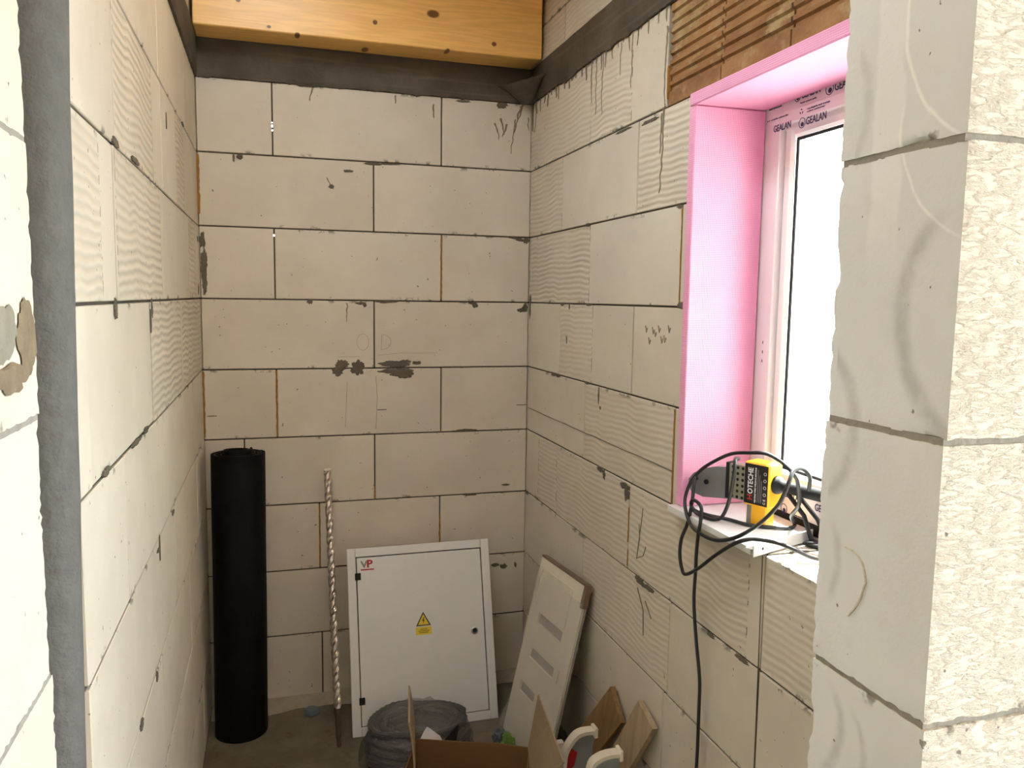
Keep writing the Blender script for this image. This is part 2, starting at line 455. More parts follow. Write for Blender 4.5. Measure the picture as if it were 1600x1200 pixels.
# door jamb walls in front: pier on the right, stub on the left
PZ = [0, .15, .40, .65, .90, 1.15, 1.40, 1.65, 1.90, 2.15, 2.40, 2.75]
MF = frame_m((.77, -2.47, 0), (1,0,0), (0,1,0), (0,0,1))
net = MB()
for z_ in PZ[1:-1]: net.box((.003, .003, z_-.0035), (1.83, .147, z_+.0035))
m_jambmortar = plain('grey_mortar', (.27, .255, .225), .95, var=.3, scale=60, bump=.002)
pier = put('wall_front_right', net.mesh('wall_front_right', m_jambmortar)); pier.matrix_world = MF
tag(pier, 'cut end of block wall beside the doorway with grey rub marks and chalk arcs', 'wall', kind='structure')
for i in range(len(PZ)-1):
    h = PZ[i+1]-PZ[i]; vis = .9 <= PZ[i] < 1.95
    j = random.uniform(-.0015, .0015)
    me = rough_block_mesh(.42, h, .15, .0055 if vis else .03, (m_blockr, m_blocks), i+1)
    b = put('block', me, pier, (j, random.uniform(-.001, .001), PZ[i])); b['g0'] = 9.; b['g1'] = 9.
    for xx in (.425, 1.03):
        b = put('block', block_mesh(.6, h, .15), pier, (xx, 0, PZ[i])); b['g0'] = 9.; b['g1'] = 9.
MJ = frame_m((.03, -2.165, 0), (-1,0,0), (0,-1,0), (0,0,1))
net = MB()
for z_ in PZ[1:-1]: net.box((.003, .003, z_-.0035), (1.63, .295, z_+.0035))
jamb = put('wall_front_left', net.mesh('wall_front_left', m_jambmortar)); jamb.matrix_world = MJ
tag(jamb, 'bright cut end of block wall at the left edge in front of grey pipe', 'wall', kind='structure')
for i in range(len(PZ)-1):
    h = PZ[i+1]-PZ[i]; vis = .9 <= PZ[i] < 1.95
    dx = {5: .006, 4: -.0035}.get(i, random.uniform(-.001, .0025))
    me = rough_block_mesh(.42, h, .30, .0062 if vis else .04, (m_block, m_block), i+31)
    b = put('block', me, jamb, (0, dx, PZ[i])); b['g0'] = 9.; b['g1'] = 9.
    for xx in (.425, 1.03):
        b = put('block', block_mesh(.6, h, .30), jamb, (xx, 0, PZ[i])); b['g0'] = 9.; b['g1'] = 9.

# chase behind the pipe in the left wall
ch = MB(); ch.box((-.15, -2.165, 0), (-.115, YL, 2.75))
o = put('wall_chase', ch.mesh('wall_chase', m_block)); tag(o, 'narrow chase in the block wall holding the grey pipe', 'wall', kind='structure'); o['g0'] = 9.; o['g1'] = 9.

# concrete ring under the joists
def concrete():
    t = NT('dark_concrete'); c = t.obj()
    n = t.noise(c, 6, 5, .6); col = t.mix(t.ramp(n, .3, .7), (.062, .050, .036), (.105, .088, .066))
    col = t.mix(t.ramp(t.noise(t.vmath('MULTIPLY', c, (2, 2, 40)), 1., 3), .55, .7, 0, .3), col, (.17, .155, .13))
    t.base(col); t.set(rough=.75, spec=.3); t.bump(t.noise(c, 45, 4), .003); return t.m
m_conc = concrete()
def band(name, M, x0, x1, label, seed):
    n = int((x1-x0)/.012); mb = MB(); top = 2.371
    pts = []
    for i in range(n+1):
        x = x0+(x1-x0)*i/n; q = Vector((x*60, seed, 0))
        lo = 2.25 - max(0, noise.noise(q)+.1)*.008 - max(0, noise.noise(q*.25)-.2)*.02
        pts.append((x, lo))
    for i in range(n+1):
        x, lo = pts[i]; b = .0015*noise.noise(Vector((x*12, seed+5, 0)))
        mb.v += [Vector((x, -.007+b, lo)), Vector((x, -.010+b, lo+.012)), Vector((x, -.010+b, top)), Vector((x, .002, top)), Vector((x, .002, lo))]
    for i in range(n):
        a = i*5; c = a+5
        for k in range(5): mb.f.append((a+k, c+k, c+(k+1) % 5, a+(k+1) % 5))
    mb.f += [(0,1,2,3,4), tuple(n*5+k for k in (4,3,2,1,0))]
    o = put(name, mb.mesh(name, m_conc)); o.matrix_world = M; return tag(o, label, 'trim', kind='structure')
band('trim_1', WX['back'], 0.008, 1.192, 'dark grey concrete strip along the back wall under the timber beam', 1)
band('trim_2', WX['right'], 0.0, 2.31, 'dark grey concrete strip rising along the wall above the window side blocks', 2)
band('trim_3', WX['left'], YL, 0.0, 'dark concrete strip on top of the left wall beside the beam end', 3)
# mortar sagging over the corner below the beam end
mb = MB(); G = 10
for i in range(G+1):
    for j in range(G+1):
        u, v = i/G, j/G
        a = Vector((1.06, -.012, 2.30)).lerp(Vector((1.188, -.2, 2.315)), u); bnd = Vector((1.19, -.012, 2.25))
        sag = (1-abs(2*u-1)**2)
        p = a.lerp(a*.5+bnd*.5, v) + Vector((.0, 0, -.045*v*sag))
        mb.v.append(p + Vector(noise.noise_vector(p*30))*.004)
for i in range(G):
    for j in range(G):
        a = i*(G+1)+j; mb.f.append((a, a+1, a+G+2, a+G+1))

put('mortar_sag', mb.mesh('mortar_sag', m_conc, True), bpy.data.objects['trim_1'])
# ------------------------------------------------------------------ smears, drips, foam, pencil
def wall_local(w, p): return w.matrix_world.inverted() @ Vector(p)
def blob(wall, x, z_, rx, rz, mat=None, seed=0, name='mortar_smear', t=.0006, n=60, rag=.5):
    mb = MB(); ring = []
    for k in range(n):
        a = 2*PI*k/n; q = Vector((math.cos(a)*1.7+seed*7.3, math.sin(a)*1.7, seed*1.9))
        r = .9*(1+rag*.8*noise.noise(q)+rag*.45*noise.noise(q*2.7)+rag*.4*noise.noise(q*7.1))
        ring.append((x+rx*r*math.cos(a), z_+rz*r*math.sin(a)))
    cx = sum(p[0] for p in ring)/n; cz = sum(p[1] for p in ring)/n
    vs = [(p[0], .0005, p[1]) for p in ring] + [(cx+(p[0]-cx)*.9, -t-.0014, cz+(p[1]-cz)*.9) for p in ring] + [(cx, -t*1.4-.0016, cz)]
    fs = [(k, (k+1) % n, n+(k+1) % n, n+k) for k in range(n)] + [(n+k, n+(k+1) % n, 2*n) for k in range(n)]
    mb.add(vs, fs)
    return put(name, mb.mesh(name, mat or m_smear, True), wall)
def drip(wall, x, z0, L, w, seed, mat=None, slant=0.):
    n = max(6, int(L/.006)); mb = MB()
    for i in range(n+1):
        t = i/n; q = Vector((seed*5.1, t*L*45, 0))
        xc = x + noise.noise(q)*.006 + slant*t*L + noise.noise(q*.3)*.012*t
        ww = w*(1-.45*t)*(1+.5*noise.noise(q*1.7+Vector((9, 0, 0))))
        if i == n: ww *= .4
        zz = z0-L*t; h = .0018
        mb.v += [Vector((xc-ww, .0003, zz)), Vector((xc-ww*.4, -h, zz)), Vector((xc+ww*.4, -h, zz)), Vector((xc+ww, .0003, zz))]
    for i in range(n):
        for k in range(3): mb.f.append((i*4+k, i*4+k+1, i*4+5+k, i*4+4+k))
    return put('mortar_drip', mb.mesh('mortar_drip', mat or m_drip, True), wall)
def ribbon(wall, pts, w=.0013, mat=None, name='pencil_mark'):
    mb = MB(); P = [Vector((a, 0, b)) for a, b in pts]
    for i, p in enumerate(P):
        t = (P[min(i+1, len(P)-1)]-P[max(i-1, 0)]).normalized(); nn = Vector((-t.z, 0, t.x))*w/2
        mb.v += [p+nn+Vector((0, -.0016, 0)), p-nn+Vector((0, -.0016, 0)), p-nn+Vector((0, .001, 0)), p+nn+Vector((0, .001, 0))]
    for i in range(len(P)-1):
        for k in range(4): mb.f.append((i*4+k, i*4+(k+1) % 4, i*4+4+(k+1) % 4, i*4+4+k))
    return put(name, mb.mesh(name, mat or m_pencil), wall)
def foam(wall, x, z0, z1, w, seed):
    n = max(5, int((z1-z0)/.012)); mb = MB()
    for i in range(n+1):
        zz = z0+(z1-z0)*i/n; q = Vector((seed*3.7, zz*70, 0)); ww = w*(1+.6*noise.noise(q)); xc = x+.0015*noise.noise(q*.7+Vector((4, 0, 0)))
        h = .0015+.002*max(0, noise.noise(q*1.3))
        mb.v += [Vector((xc-ww, .006, zz)), Vector((xc-ww*.7, -h, zz)), Vector((xc+ww*.7, -h, zz)), Vector((xc+ww, .006, zz))]
    for i in range(n):
        for k in range(3): mb.f.append((i*4+k, i*4+k+1, i*4+5+k, i*4+4+k))
    return put('foam_seam', mb.mesh('foam_seam', m_foam, True), wall)
# back wall joint patches
for k, (x, z_, rx, rz) in enumerate([(.482, 1.262, .028, .020), (.466, 1.238, .022, .017), (.541, 1.254, .029, .031), (.668, 1.264, .055, .012), (.705, 1.266, .04, .017),
        (.66, 1.238, .045, .010), (.70, 1.234, .05, .017), (.715, 1.224, .034, .014), (.76, 1.268, .02, .007), (.37, 1.493, .012, .009), (.55, 1.49, .02, .006), (.565, 1.483, .008, .01), (.645, 1.496, .05, .006), (.975, 1.495, .02, .006),
        (.985, 1.487, .013, .009), (1.185, 1.48, .012, .016), (1.17, 1.47, .02, .01), (1.165, 1.74, .028, .006), (1.185, 1.738, .014, .012), (.93, 2.24, .03, .006), (1.08, 2.238, .026, .016),
        (.60, 1.993, .04, .005), (.655, 1.995, .05, .004), (1.14, 1.746, .03, .004), (1.11, .447, .016, .012), (1.075, .455, .02, .008), (1.16, .45, .006, .012), (.95, 1.004, .05, .006), (.14, 1.99, .012, .01), (.12, 1.985, .004, .018), (.45, 1.905, .010, .008),
        (.51, 1.963, .02, .005), (.015, 1.62, .012, .06), (.012, 1.70, .010, .03), (.015, 1.55, .008, .04), (1.115, .78, .02, .005), (.97, .747, .03, .004)]):
    blob(wall_back, x, z_, rx, rz, seed=k+1)
for k, (x, z0, L, w, s) in enumerate([(1.155, 2.24, .10, .006, -.2), (1.135, 2.19, .13, .004, -.12), (1.165, 2.245, .06, .006, -.3), (1.10, 2.17, .05, .006, -.4), (1.055, 2.17, .06, .005, .3), (1.08, 2.19, .06, .006, .2), (.39, 2.245, .05, .004, -.3), (.435, 1.935, .04, .002, .6),
        (.68, 2.24, .03, .004, -.1), (.82, 2.22, .05, .004, .1), (.50, 1.49, .07, .003, .0), (1.185, 2.2, .05, .004, 0.)]):
    drip(wall_back, x, z0, L, w, k+1, slant=s)
for x, z0, z1, w in [(.003, 1.79, 1.99, .006), (.003, 1.01, 1.245, .0045), (.852, 1.51, 1.745, .004), (.25, 1.005, 1.245, .004), (.6, .752, .80, .004), (.395, .505, .745, .0035), (.85, .53, .68, .0035), (.853, 1.0, 1.01, .002)]:
    foam(wall_back, x, z0, z1, w, x*9+z0)
def ell(cx, cz, rx, rz, n=26, a0=0., a1=2*PI): return [(cx+rx*math.cos(a0+(a1-a0)*i/n), cz+rz*math.sin(a0+(a1-a0)*i/n)) for i in range(n+1)]
ribbon(wall_back, ell(.558, 1.347, .022, .030))
ribbon(wall_back, [(.628, 1.375), (.626, 1.318)] ); ribbon(wall_back, [(.628, 1.375)]+ell(.628, 1.347, .034, .028, 14, PI/2, -PI/2)+[(.626, 1.318)])
ribbon(wall_back, [(.47, 1.292), (.545, 1.293)]); ribbon(wall_back, [(.61, 1.298), (.70, 1.306), (.76, 1.305), (.84, 1.306)])
ribbon(wall_back, [(.012, 1.086), (.045, 1.086)], .003, m_smear); ribbon(wall_back, [(.61, 1.093), (.645, 1.093)], .003, m_smear); ribbon(wall_back, [(1.155, 1.098), (1.195, 1.098)], .003, m_smear)
ribbon(wall_back, [(.50, 1.2), (.495, 1.09), (.492, 1.03)], .0013); ribbon(wall_back, [(.605, 1.22), (.61, 1.14), (.605, 1.02)], .0015)
# right wall: drips below the concrete strip, smears, foam, pencil line
rr = random.Random(3)
for k in range(26):
    x = .06+k*.041+rr.uniform(-.012, .012); drip(wall_right, x, 2.252, rr.choice([.015, .02, .03, .04, .05]), rr.uniform(.005, .013), 40+k, slant=rr.uniform(-.1, .1))
for x, z0, L, w in [(.64, 2.25, .17, .004), (.69, 2.25, .18, .004), (.60, 2.25, .13, .003), (.895, 2.25, .15, .004), (.82, 2.24, .09, .004), (1.095, 2.0, .21, .006), (1.085, 1.99, .10, .004), (1.10, 2.2, .2, .006), (.05, 2.24, .10, .003)]:
    drip(wall_right, x, z0, L, w, int(x*100)+z0, slant=-.03)
for k, (x, z_, rx, rz) in enumerate([(.38, 1.497, .02, .006), (.62, 1.499, .03, .005), (.35, 1.247, .03, .006), (.30, 1.246, .02, .006), (.62, 1.25, .02, .005), (.72, 1.22, .004, .03), (.735, 1.185, .005, .006),
        (.75, .995, .03, .008), (.78, .985, .012, .016), (.93, .985, .035, .014), (.945, .965, .018, .022), (.02, .745, .02, .006), (1.04, .745, .03, .010), (1.10, .742, .03, .009), (1.06, .74, .04, .006), (1.20, 1.745, .02, .005), (.60, 1.75, .02, .006),
        (1.22, 1.505, .02, .010), (.45, 1.49, .006, .012), (.43, 1.38, .004, .016), (1.55, .745, .03, .006), (1.42, .745, .02, .006), (.44, .49, .03, .008), (.02, 1.48, .008, .05), (.015, 2.2, .006, .06), (.85, 1.992, .06, .004), (1.02, 1.985, .05, .005)]):
    blob(wall_right, x, z_, rx, rz, seed=k+80)
for x, z0, z1, w in [(1.212, 1.505, 1.745, .003), (1.211, 1.005, 1.245, .006), (.961, .83, .93, .004), (.961, .76, .80, .003), (1.113, 2.02, 2.10, .005), (1.24, 1.0, 1.02, .004)]:
    foam(wall_right, x, z0, z1, w, x*5+z0)
ribbon(wall_right, [(.011+.1*i, 1.0875+.001*math.sin(i*2)) for i in range(13)], .0014, m_smear)
ribbon(wall_right, [(1.606, .995), (1.609, .8), (1.612, .6), (1.615, .4)], .0018, m_smear)
for pts in ([(1.02, .80), (1.035, .86), (1.03, .90)], [(1.02, .80), (1.045, .92), (1.05, .95)], [(1.02, .80), (1.06, .82), (1.075, .85)], [(1.03, .72), (1.07, .67), (1.075, .60)], [(1.08, .70), (1.12, .665)]):
    ribbon(wall_right, pts, .0018, m_smear)
for i in range(8):   # builder's scribble at the window side
    a = 1.03+.018*i+rr.uniform(-.004, .004); b = 1.415+rr.uniform(-.02, .02); ribbon(wall_right, [(a, b+.018), (a+.006, b), (a+.012, b+.012)], .0016)
for k, (x, z_, rx, rz) in enumerate([(-1.55, 1.755, .03, .008), (-1.35, 1.757, .05, .006), (-1.6, 1.49, .012, .02), (-1.2, 1.485, .014, .022), (-1.22, 1.46, .006, .03), (-1.72, 1.255, .03, .007), (-1.45, 1.25, .06, .006), (-1.33, 1.253, .03, .006), (-.06, 1.70, .03, .012), (-.95, .99, .02, .006),
        (-1.3, .74, .015, .012), (-1.5, .745, .02, .01), (-.45, 2.0, .03, .006), (-.08, 1.53, .02, .02), (-.85, 1.93, .004, .02), (-1.2, .98, .004, .03), (-1.22, .98, .02, .004)]):
    blob(wall_left, x, z_, rx, rz, seed=k+140)
def end_ribbon(pts, w, mat, name='scratch'):
    mb = MB(); P = [Vector((0, y+2.47, z_)) for y, z_ in pts]      # pier end face, local x = 0
    for i, p in enumerate(P):
        t = (P[min(i+1, len(P)-1)]-P[max(i-1, 0)]).normalized(); nn = Vector((0, -t.z, t.y))*w/2*(1+.5*noise.noise(p*300))
        mb.v += [p+nn+Vector((-.0006, 0, 0)), p-nn+Vector((-.0006, 0, 0)), p-nn+Vector((.001, 0, 0)), p+nn+Vector((.001, 0, 0))]
    for i in range(len(P)-1):
        for k in range(4): mb.f.append((i*4+k, i*4+(k+1) % 4, i*4+4+(k+1) % 4, i*4+4+k))
    return put(name, mb.mesh(name, mat), pier)
m_rust = plain('rusty_scratch', (.58, .54, .47), .9, var=.4, scale=200)
end_ribbon([(-2.360, 1.278), (-2.368, 1.2775), (-2.374, 1.277), (-2.380, 1.274), (-2.385, 1.270), (-2.389, 1.262), (-2.391, 1.253), (-2.388, 1.244), (-2.386, 1.236), (-2.378, 1.222), (-2.370, 1.212)], .0016, m_rust)
# brown mortar pocket on the left stub wall (its end face looks along +X)
pk = put('mortar_patch', None) if False else None
def jamb_patch(y, z_, ry, rz, mat, seed, t=.002):
    mb = MB(); n = 30; ring = []
    for k in range(n):
        a = 2*PI*k/n; q = Vector((math.cos(a)*1.7+seed*7.3, math.sin(a)*1.7, seed)); r = 1+.4*noise.noise(q)+.3*noise.noise(q*3)
        ring.append((y+ry*r*math.cos(a), z_+rz*r*math.sin(a)))
    # jamb local: x = -(X-.03), y = -(Y+2.165)
    vs = [(.001, -(p[0]+2.165), p[1]) for p in ring]+[(-t, -(y+(p[0]-y)*.85+2.165), z_+(p[1]-z_)*.85) for p in ring]+[(-t*1.3, -(y+2.165), z_)]
    mb.add(vs, [(k, (k+1) % n, n+(k+1) % n, n+k) for k in range(n)]+[(n+k, n+(k+1) % n, 2*n) for k in range(n)])
    put('mortar_patch', mb.mesh('mortar_patch', mat, True), jamb)
m_greym = plain('pale_mortar', (.24, .225, .18), .95, var=.25, scale=50, bump=.002)
jamb_patch(-2.197, 1.475, .024, .034, m_brownmortar, 1, .0008); jamb_patch(-2.245, 1.444, .045, .012, m_brownmortar, 2, .0008); jamb_patch(-2.262, 1.483, .034, .022, m_greym, 3, .0012)

# ------------------------------------------------------------------ floor, ceiling, the space behind the camera, ground
def floor_mat():
    t = NT('dusty_screed'); c = t.obj(); n = t.noise(c, 4, 6, .65)
    col = t.mix(t.ramp(n, .3, .7), (.10, .09, .065), (.17, .15, .115))
    col = t.mix(t.ramp(t.noise(c, 14, 5, .7), .55, .72, 0, .6), col, (.07, .05, .025))
    t.base(col); t.set(rough=.9, spec=.2); t.bump(t.noise(c, 60, 4), .003); return t.m
m_floor = floor_mat()
fl = put('floor', MB().box((-1.7, REAR-.3, -.2), (2.75, -2.32, 0)).box((-1.7, -2.32, -.2), (1.5, .25, 0)).mesh('floor', m_floor)); tag(fl, 'dusty grey-brown concrete floor of the narrow room', 'floor', kind='structure')
m_wood0 = plain('board', (.55, .40, .22), .7, var=.25, scale=6)
cl = MB()
HX0, HX1, HY0, HY1 = .02, .46, -2.1, -.75      # made-up gap in the unseen ceiling, lets sky light in from above
for a, b in (((-1.7, REAR-.3), (2.75, -2.32)), ((-1.7, -2.32), (1.5, HY0)), ((-1.7, HY1), (1.5, .25)), ((-1.7, HY0), (HX0, HY1)), ((HX1, HY0), (1.5, HY1))):
    cl.box((a[0], a[1], 2.75), (b[0], b[1], 2.85))
clo = put('ceiling', cl.mesh('ceiling', m_wood0)); tag(clo, 'timber board ceiling over the space in front of the doorway', 'ceiling', kind='structure')
rf = put('sun_blocker', MB().box((.0, -1.92, 3.3), (.85, .3, 3.36)).mesh('sun_blocker', m_wood0)); tag(rf, 'unseen board added to keep the sun out of the ceiling gap', 'sun_blocker', kind='structure')  # added out of view to block direct sun above the ceiling gap
def solid_wall(name, boxes, label):
    mb = MB()
    for a, b in boxes: mb.box(a, b)
    o = put(name, mb.mesh(name, m_block)); o['g0'] = 9.; o['g1'] = 9.; return tag(o, label, 'wall', kind='structure')
solid_wall('wall_rear', [((-1.7, REAR-.3, 0), (2.75, REAR, 2.75))], 'plain block wall behind the camera')
solid_wall('wall_rear_left', [((-1.9, REAR, 0), (-1.7, -2.165, 2.75))], 'block wall left of the space behind the camera')
solid_wall('wall_rear_right', [((2.75, REAR, 0), (2.95, -5.3, 2.75)), ((2.75, -3.5, 0), (2.95, -2.32, 2.75)), ((2.75, -5.3, 2.4), (2.95, -3.5, 2.75))], 'block wall right of the space behind the camera with an unseen opening added for light')  # opening made up to send side light through the doorway
m_ground = plain('pale_gravel', (.33, .33, .325), .95, var=.2, scale=3)
gr_ = put('ground', MB().box((-40, -40, -.6), (40, 40, -.25)).mesh('ground', m_ground)); tag(gr_, 'pale bare ground outside the building', 'ground', kind='structure')

# ------------------------------------------------------------------ timber beam
def beam_mat():
    t = NT('spruce_beam'); c = t.obj(); x, y, z = t.xyz(c)
    kn = [(.788, -.15, .117, .022, .013), (.589, -.15, .068, .008, .008), (1.007, -.15, .039, .009, .008), (.334, -.135, .004, .009, .006), (.244, -.15, .017, .007, .005), (.565, -.055, 0., .012, .012), (.841, -.13, .003, .009, .006), (.15, -.15, .09, .008, .007), (.43, -.15, .15, .010, .01)]
    pull = None; spot = None
    for kx, ky, kz, ka, kb in kn:
        dx = t.math('DIVIDE', t.math('SUBTRACT', x, kx), ka); dz = t.math('DIVIDE', t.math('SUBTRACT', z, kz), kb); dy = t.math('DIVIDE', t.math('SUBTRACT', y, ky), .03)
        d2 = t.math('ADD', t.math('ADD', t.math('MULTIPLY', dx, dx), t.math('MULTIPLY', dz, dz)), t.math('MULTIPLY', dy, dy))
        p = t.math('DIVIDE', kb*.8, t.math('ADD', 1., t.math('MULTIPLY', d2, .12)))
        s = t.ramp(d2, .5, 1.4, 1., 0.)
        pull = p if pull is None else t.math('ADD', pull, p); spot = s if spot is None else t.math('MAXIMUM', spot, s)
    zz = t.math('ADD', t.math('ADD', z, t.math('MULTIPLY', y, .8)), pull)
    v = t.comb(t.math('MULTIPLY', x, 1.6), t.math('MULTIPLY', y, 3.), t.math('MULTIPLY', zz, 26.))
    g = t.noise(v, 1., 3, .5); g2 = t.noise(t.vmath('MULTIPLY', v, (5, 5, 5)), 1., 2, .5)
    rings = t.math('MULTIPLY_ADD', t.math('SINE', t.math('MULTIPLY', g, 42.)), .5, .5)
    col = t.mix(t.math('MULTIPLY', rings, .55), (.86, .50, .15), (.66, .34, .085)); col = t.mix(t.math('MULTIPLY', g2, .35), col, (.90, .60, .24))
    col = t.mix(t.math('MULTIPLY', spot, .92), col, (.12, .035, .01))
    t.base(col); t.set(rough=.36, spec=.45); t.bump(t.math('ADD', rings, g2), .0005, .4); return t.m
m_beam = beam_mat()
beam = thing('ceiling_beam', 'orange-brown planed timber beam lying along the top of the back wall', 'beam', (0, 0, 2.37))
part('timber', MB().box((.010, -.15, .003), (1.186, -.002, .29), .003), m_beam, beam)
part('membrane_strip', MB().box((.004, -.016, .0), (1.192, .0, .0028)), m_conc, beam)

# ------------------------------------------------------------------ pink insulation boards round the window
def xps():
    t = NT('pink_xps'); c = t.obj(); x, y, z = t.xyz(c)
    s = t.math('ADD', x, y)
    a = t.math('SINE', t.math('MULTIPLY', t.math('ADD', t.math('MULTIPLY', s, 1.), z), 2*PI/.0085)); b = t.math('SINE', t.math('MULTIPLY', t.math('SUBTRACT', s, z), 2*PI/.0085))
    h = t.math('MULTIPLY', a, b); n = t.noise(c, 8, 3)
    col = t.mix(n, (.80, .345, .555), (.86, .42, .625)); col = t.mix(t.ramp(h, .0, .9, 0., .25), col, (.93, .56, .73))
    t.base(col); t.set(rough=.75, spec=.3); t.bump(h, .0008, .5); return t.m
m_xps = xps()
def board(name, a, b, label):
    c = ((a[0]+b[0])/2, (a[1]+b[1])/2, a[2]); mb = MB().box(a, b, .002)
    o = put(name, mb.mesh(name, m_xps, False, c), None, c); return tag(o, label, 'insulation board', 'pink foam boards round the window')
SZ = 1.016
board('insulation_board', (1.186, -1.282, SZ), (1.374, -1.253, 1.967), 'pink foam board standing upright on the far side of the window recess')
board('insulation_board', (1.186, -2.147, 1.969), (1.374, -1.253, 1.998), 'pink foam board across the top of the window recess')
board('insulation_board', (1.186, -2.147, SZ), (1.374, -2.118, 1.967), 'pink foam board on the near side of the window recess behind the pier')

# ------------------------------------------------------------------ window
m_pvc = plain('white_pvc', (.80, .80, .80), .35, spec=.5, var=.02)
m_film = plain('protective_film', (.74, .70, .72), .45, spec=.4, var=.03, scale=8)
m_ink = plain('navy_ink', (.03, .025, .10), .6)
m_black = plain('black_rubber', (.012, .012, .013), .6, spec=.3)
def glass_mat(name, tint=(1, 1, 1), refl=.06, rough=.0):
    t = NT(name); tr = t.n('BsdfTransparent'); tr.inputs[0].default_value = (*tint, 1); gl = t.n('BsdfGlossy'); gl.inputs['Roughness'].default_value = rough
    lw = t.n('LayerWeight'); lw.inputs[0].default_value = .5; mx = t.n('MixShader')
    t.link(t.math('MULTIPLY_ADD', t.math('POWER', lw.outputs['Facing'], 5.), .85, .04), mx.inputs[0]); t.link(tr.outputs[0], mx.inputs[1]); t.link(gl.outputs[0], mx.inputs[2]); t.link(mx.outputs[0], t.out.inputs[0]); return t.m
m_glass = glass_mat('window_glass', (.96, .98, .97))
FX = 1.376
win = thing('window_1', 'white plastic window with printed protective film and bright pane', 'window', (FX, -1.7, 1.016), kind='structure')
y0, y1, z0, z1 = -2.118, -1.282, 1.016, 1.998
def ring(x0, x1, ya, yb, za, zb, w, c=.002, wb=None):
    wb = wb or w
    return MB().box((x0, ya, za), (x1, ya+w, zb), c).box((x0, yb-w, za), (x1, yb, zb), c).box((x0, ya+w, zb-w), (x1, yb-w, zb), c).box((x0, ya+w, za), (x1, yb-w, za+wb), c)
part('outer_frame', ring(FX, FX+.07, y0-.029, y1+.029, z0+.012, z1+.0005, .091), m_film, win, world=True)
sash = part('sash', ring(FX-.012, FX+.06, y0+.045, y1-.045, z0+.05, z1-.052, .028), m_film, win, world=True)
bead = part('glazing_bead', ring(FX+.002, FX+.0178, y0+.073, y1-.073, z0+.078, z1-.080, .030, .006), m_pvc, win, world=True)
part('gasket', ring(FX+.0130, FX+.0176, y0+.1025, y1-.1025, z0+.1075, z1-.1095, .007, .0005), m_black, win, world=True)
part('pane', MB().box((FX+.018, y0+.10, z0+.105), (FX+.022, y1-.10, z1-.107)), m_glass, win, world=True)
part('pane', MB().box((FX+.042, y0+.10, z0+.105), (FX+.046, y1-.10, z1-.107)), m_glass, win, world=True)
part('sill_gap_shade', MB().box((FX+.004, y0-.029, z0-.0155), (FX+.066, y1+.029, z0+.0115)), m_black, win, world=True)  # black strip stands in for the shadow under the frame
MT = lambda x, y, z_: frame_m((x, y, z_), (0, -1, 0), (0, 0, 1), (-1, 0, 0))
def print_text(txt, y, z_, size, sx=1., x=FX-.0126, bold=0.):
    me = text_mesh(txt, size, m_ink, sx=sx, ext=.0003, bold=bold); o = put('print', me, win)
    o.matrix_local = Matrix.Translation(-win.location) @ MT(x, y, z_)
def logo_ring(y, z_, r, x=FX-.0126):
    mb = MB(); n = 26
    for k in range(n):
        a0, a1 = 2*PI*k/n, 2*PI*(k+1)/n; w = .0016
        q = [(y-r*math.cos(a0), z_+r*math.sin(a0)), (y-r*math.cos(a1), z_+r*math.sin(a1)), (y-(r-w)*math.cos(a1), z_+(r-w)*math.sin(a1)), (y-(r-w)*math.cos(a0), z_+(r-w)*math.sin(a0))]
        mb.prism(q, x, x+.0006, 0)
    mb.prism([(y-.45*r*math.cos(a)-.1*r, z_-.28*r+.42*r*math.sin(a)) for a in [2*PI*k/14 for k in range(14)]], x, x+.0006, 0)
    part('print', mb, m_ink, win, world=True)
xf = FX-.0006
logo_ring(-1.399, 1.974, .011, xf); print_text('GEALAN', -1.413, 1.9665, .0215, .80, xf, .0003)
logo_ring(-1.508, 1.966, .013, xf); print_text('GEALAN', -1.524, 1.9575, .0235, .80, xf, .0003)
print_text('fenster-systeme gmbh', -1.292, 1.966, .0055, 1., xf); print_text('fenster-systeme gmbh', -1.41, 1.956, .0055, 1.15, xf)
xs = FX-.0126
print_text('schutzfolie entfernen film', -1.318, 1.936, .0052, 1.25, xs); print_text('\u25b6\u25c0', -1.305, 1.9355, .005, 1., xs)
for k in range(3):   # recycling arrows
    a = 2*PI*k/3+PI/2; cy, cz = -1.432, 1.934
    tri = [(cy-.006*math.cos(a+d)*1., cz+.006*math.sin(a+d)) for d in (-.5, .0, .5)]+[(cy-.0035*math.cos(a+d), cz+.0035*math.sin(a+d)) for d in (.45, -.45)]
    part('print', MB().prism(tri, xs, xs+.0006, 0), m_ink, win, world=True)
print_text('recyclingfolie nach montage', -1.452, 1.934, .0052, 1.3, xs); print_text('sofort entfernen', -1.452, 1.928, .0052, 1.7, xs)
print_text('GEALAN', -1.331, 1.9075, .0215, .80, xs, .0003); logo_ring(-1.436, 1.909, .0115, xs); print_text('GEALAN', -1.450, 1.902, .0225, .80, xs, .0003)
print_text('GEALAN', -1.44, 1.070, .022, .8, xs, .0004); logo_ring(-1.425, 1.036, .012, xf); print_text('GEALAN', -1.55, 1.066, .022, .8, xs, .0004)
print_text('fenster-systeme', -1.46, 1.030, .006, 1., xf)
for zz in (1.418, 1.395, 1.373):
    part('screw_hole', MB().lathe([(.0045, -.0008), (.0045, .002)], 14, (FX-.0006, -1.314, zz), 0), m_black, win, world=True)

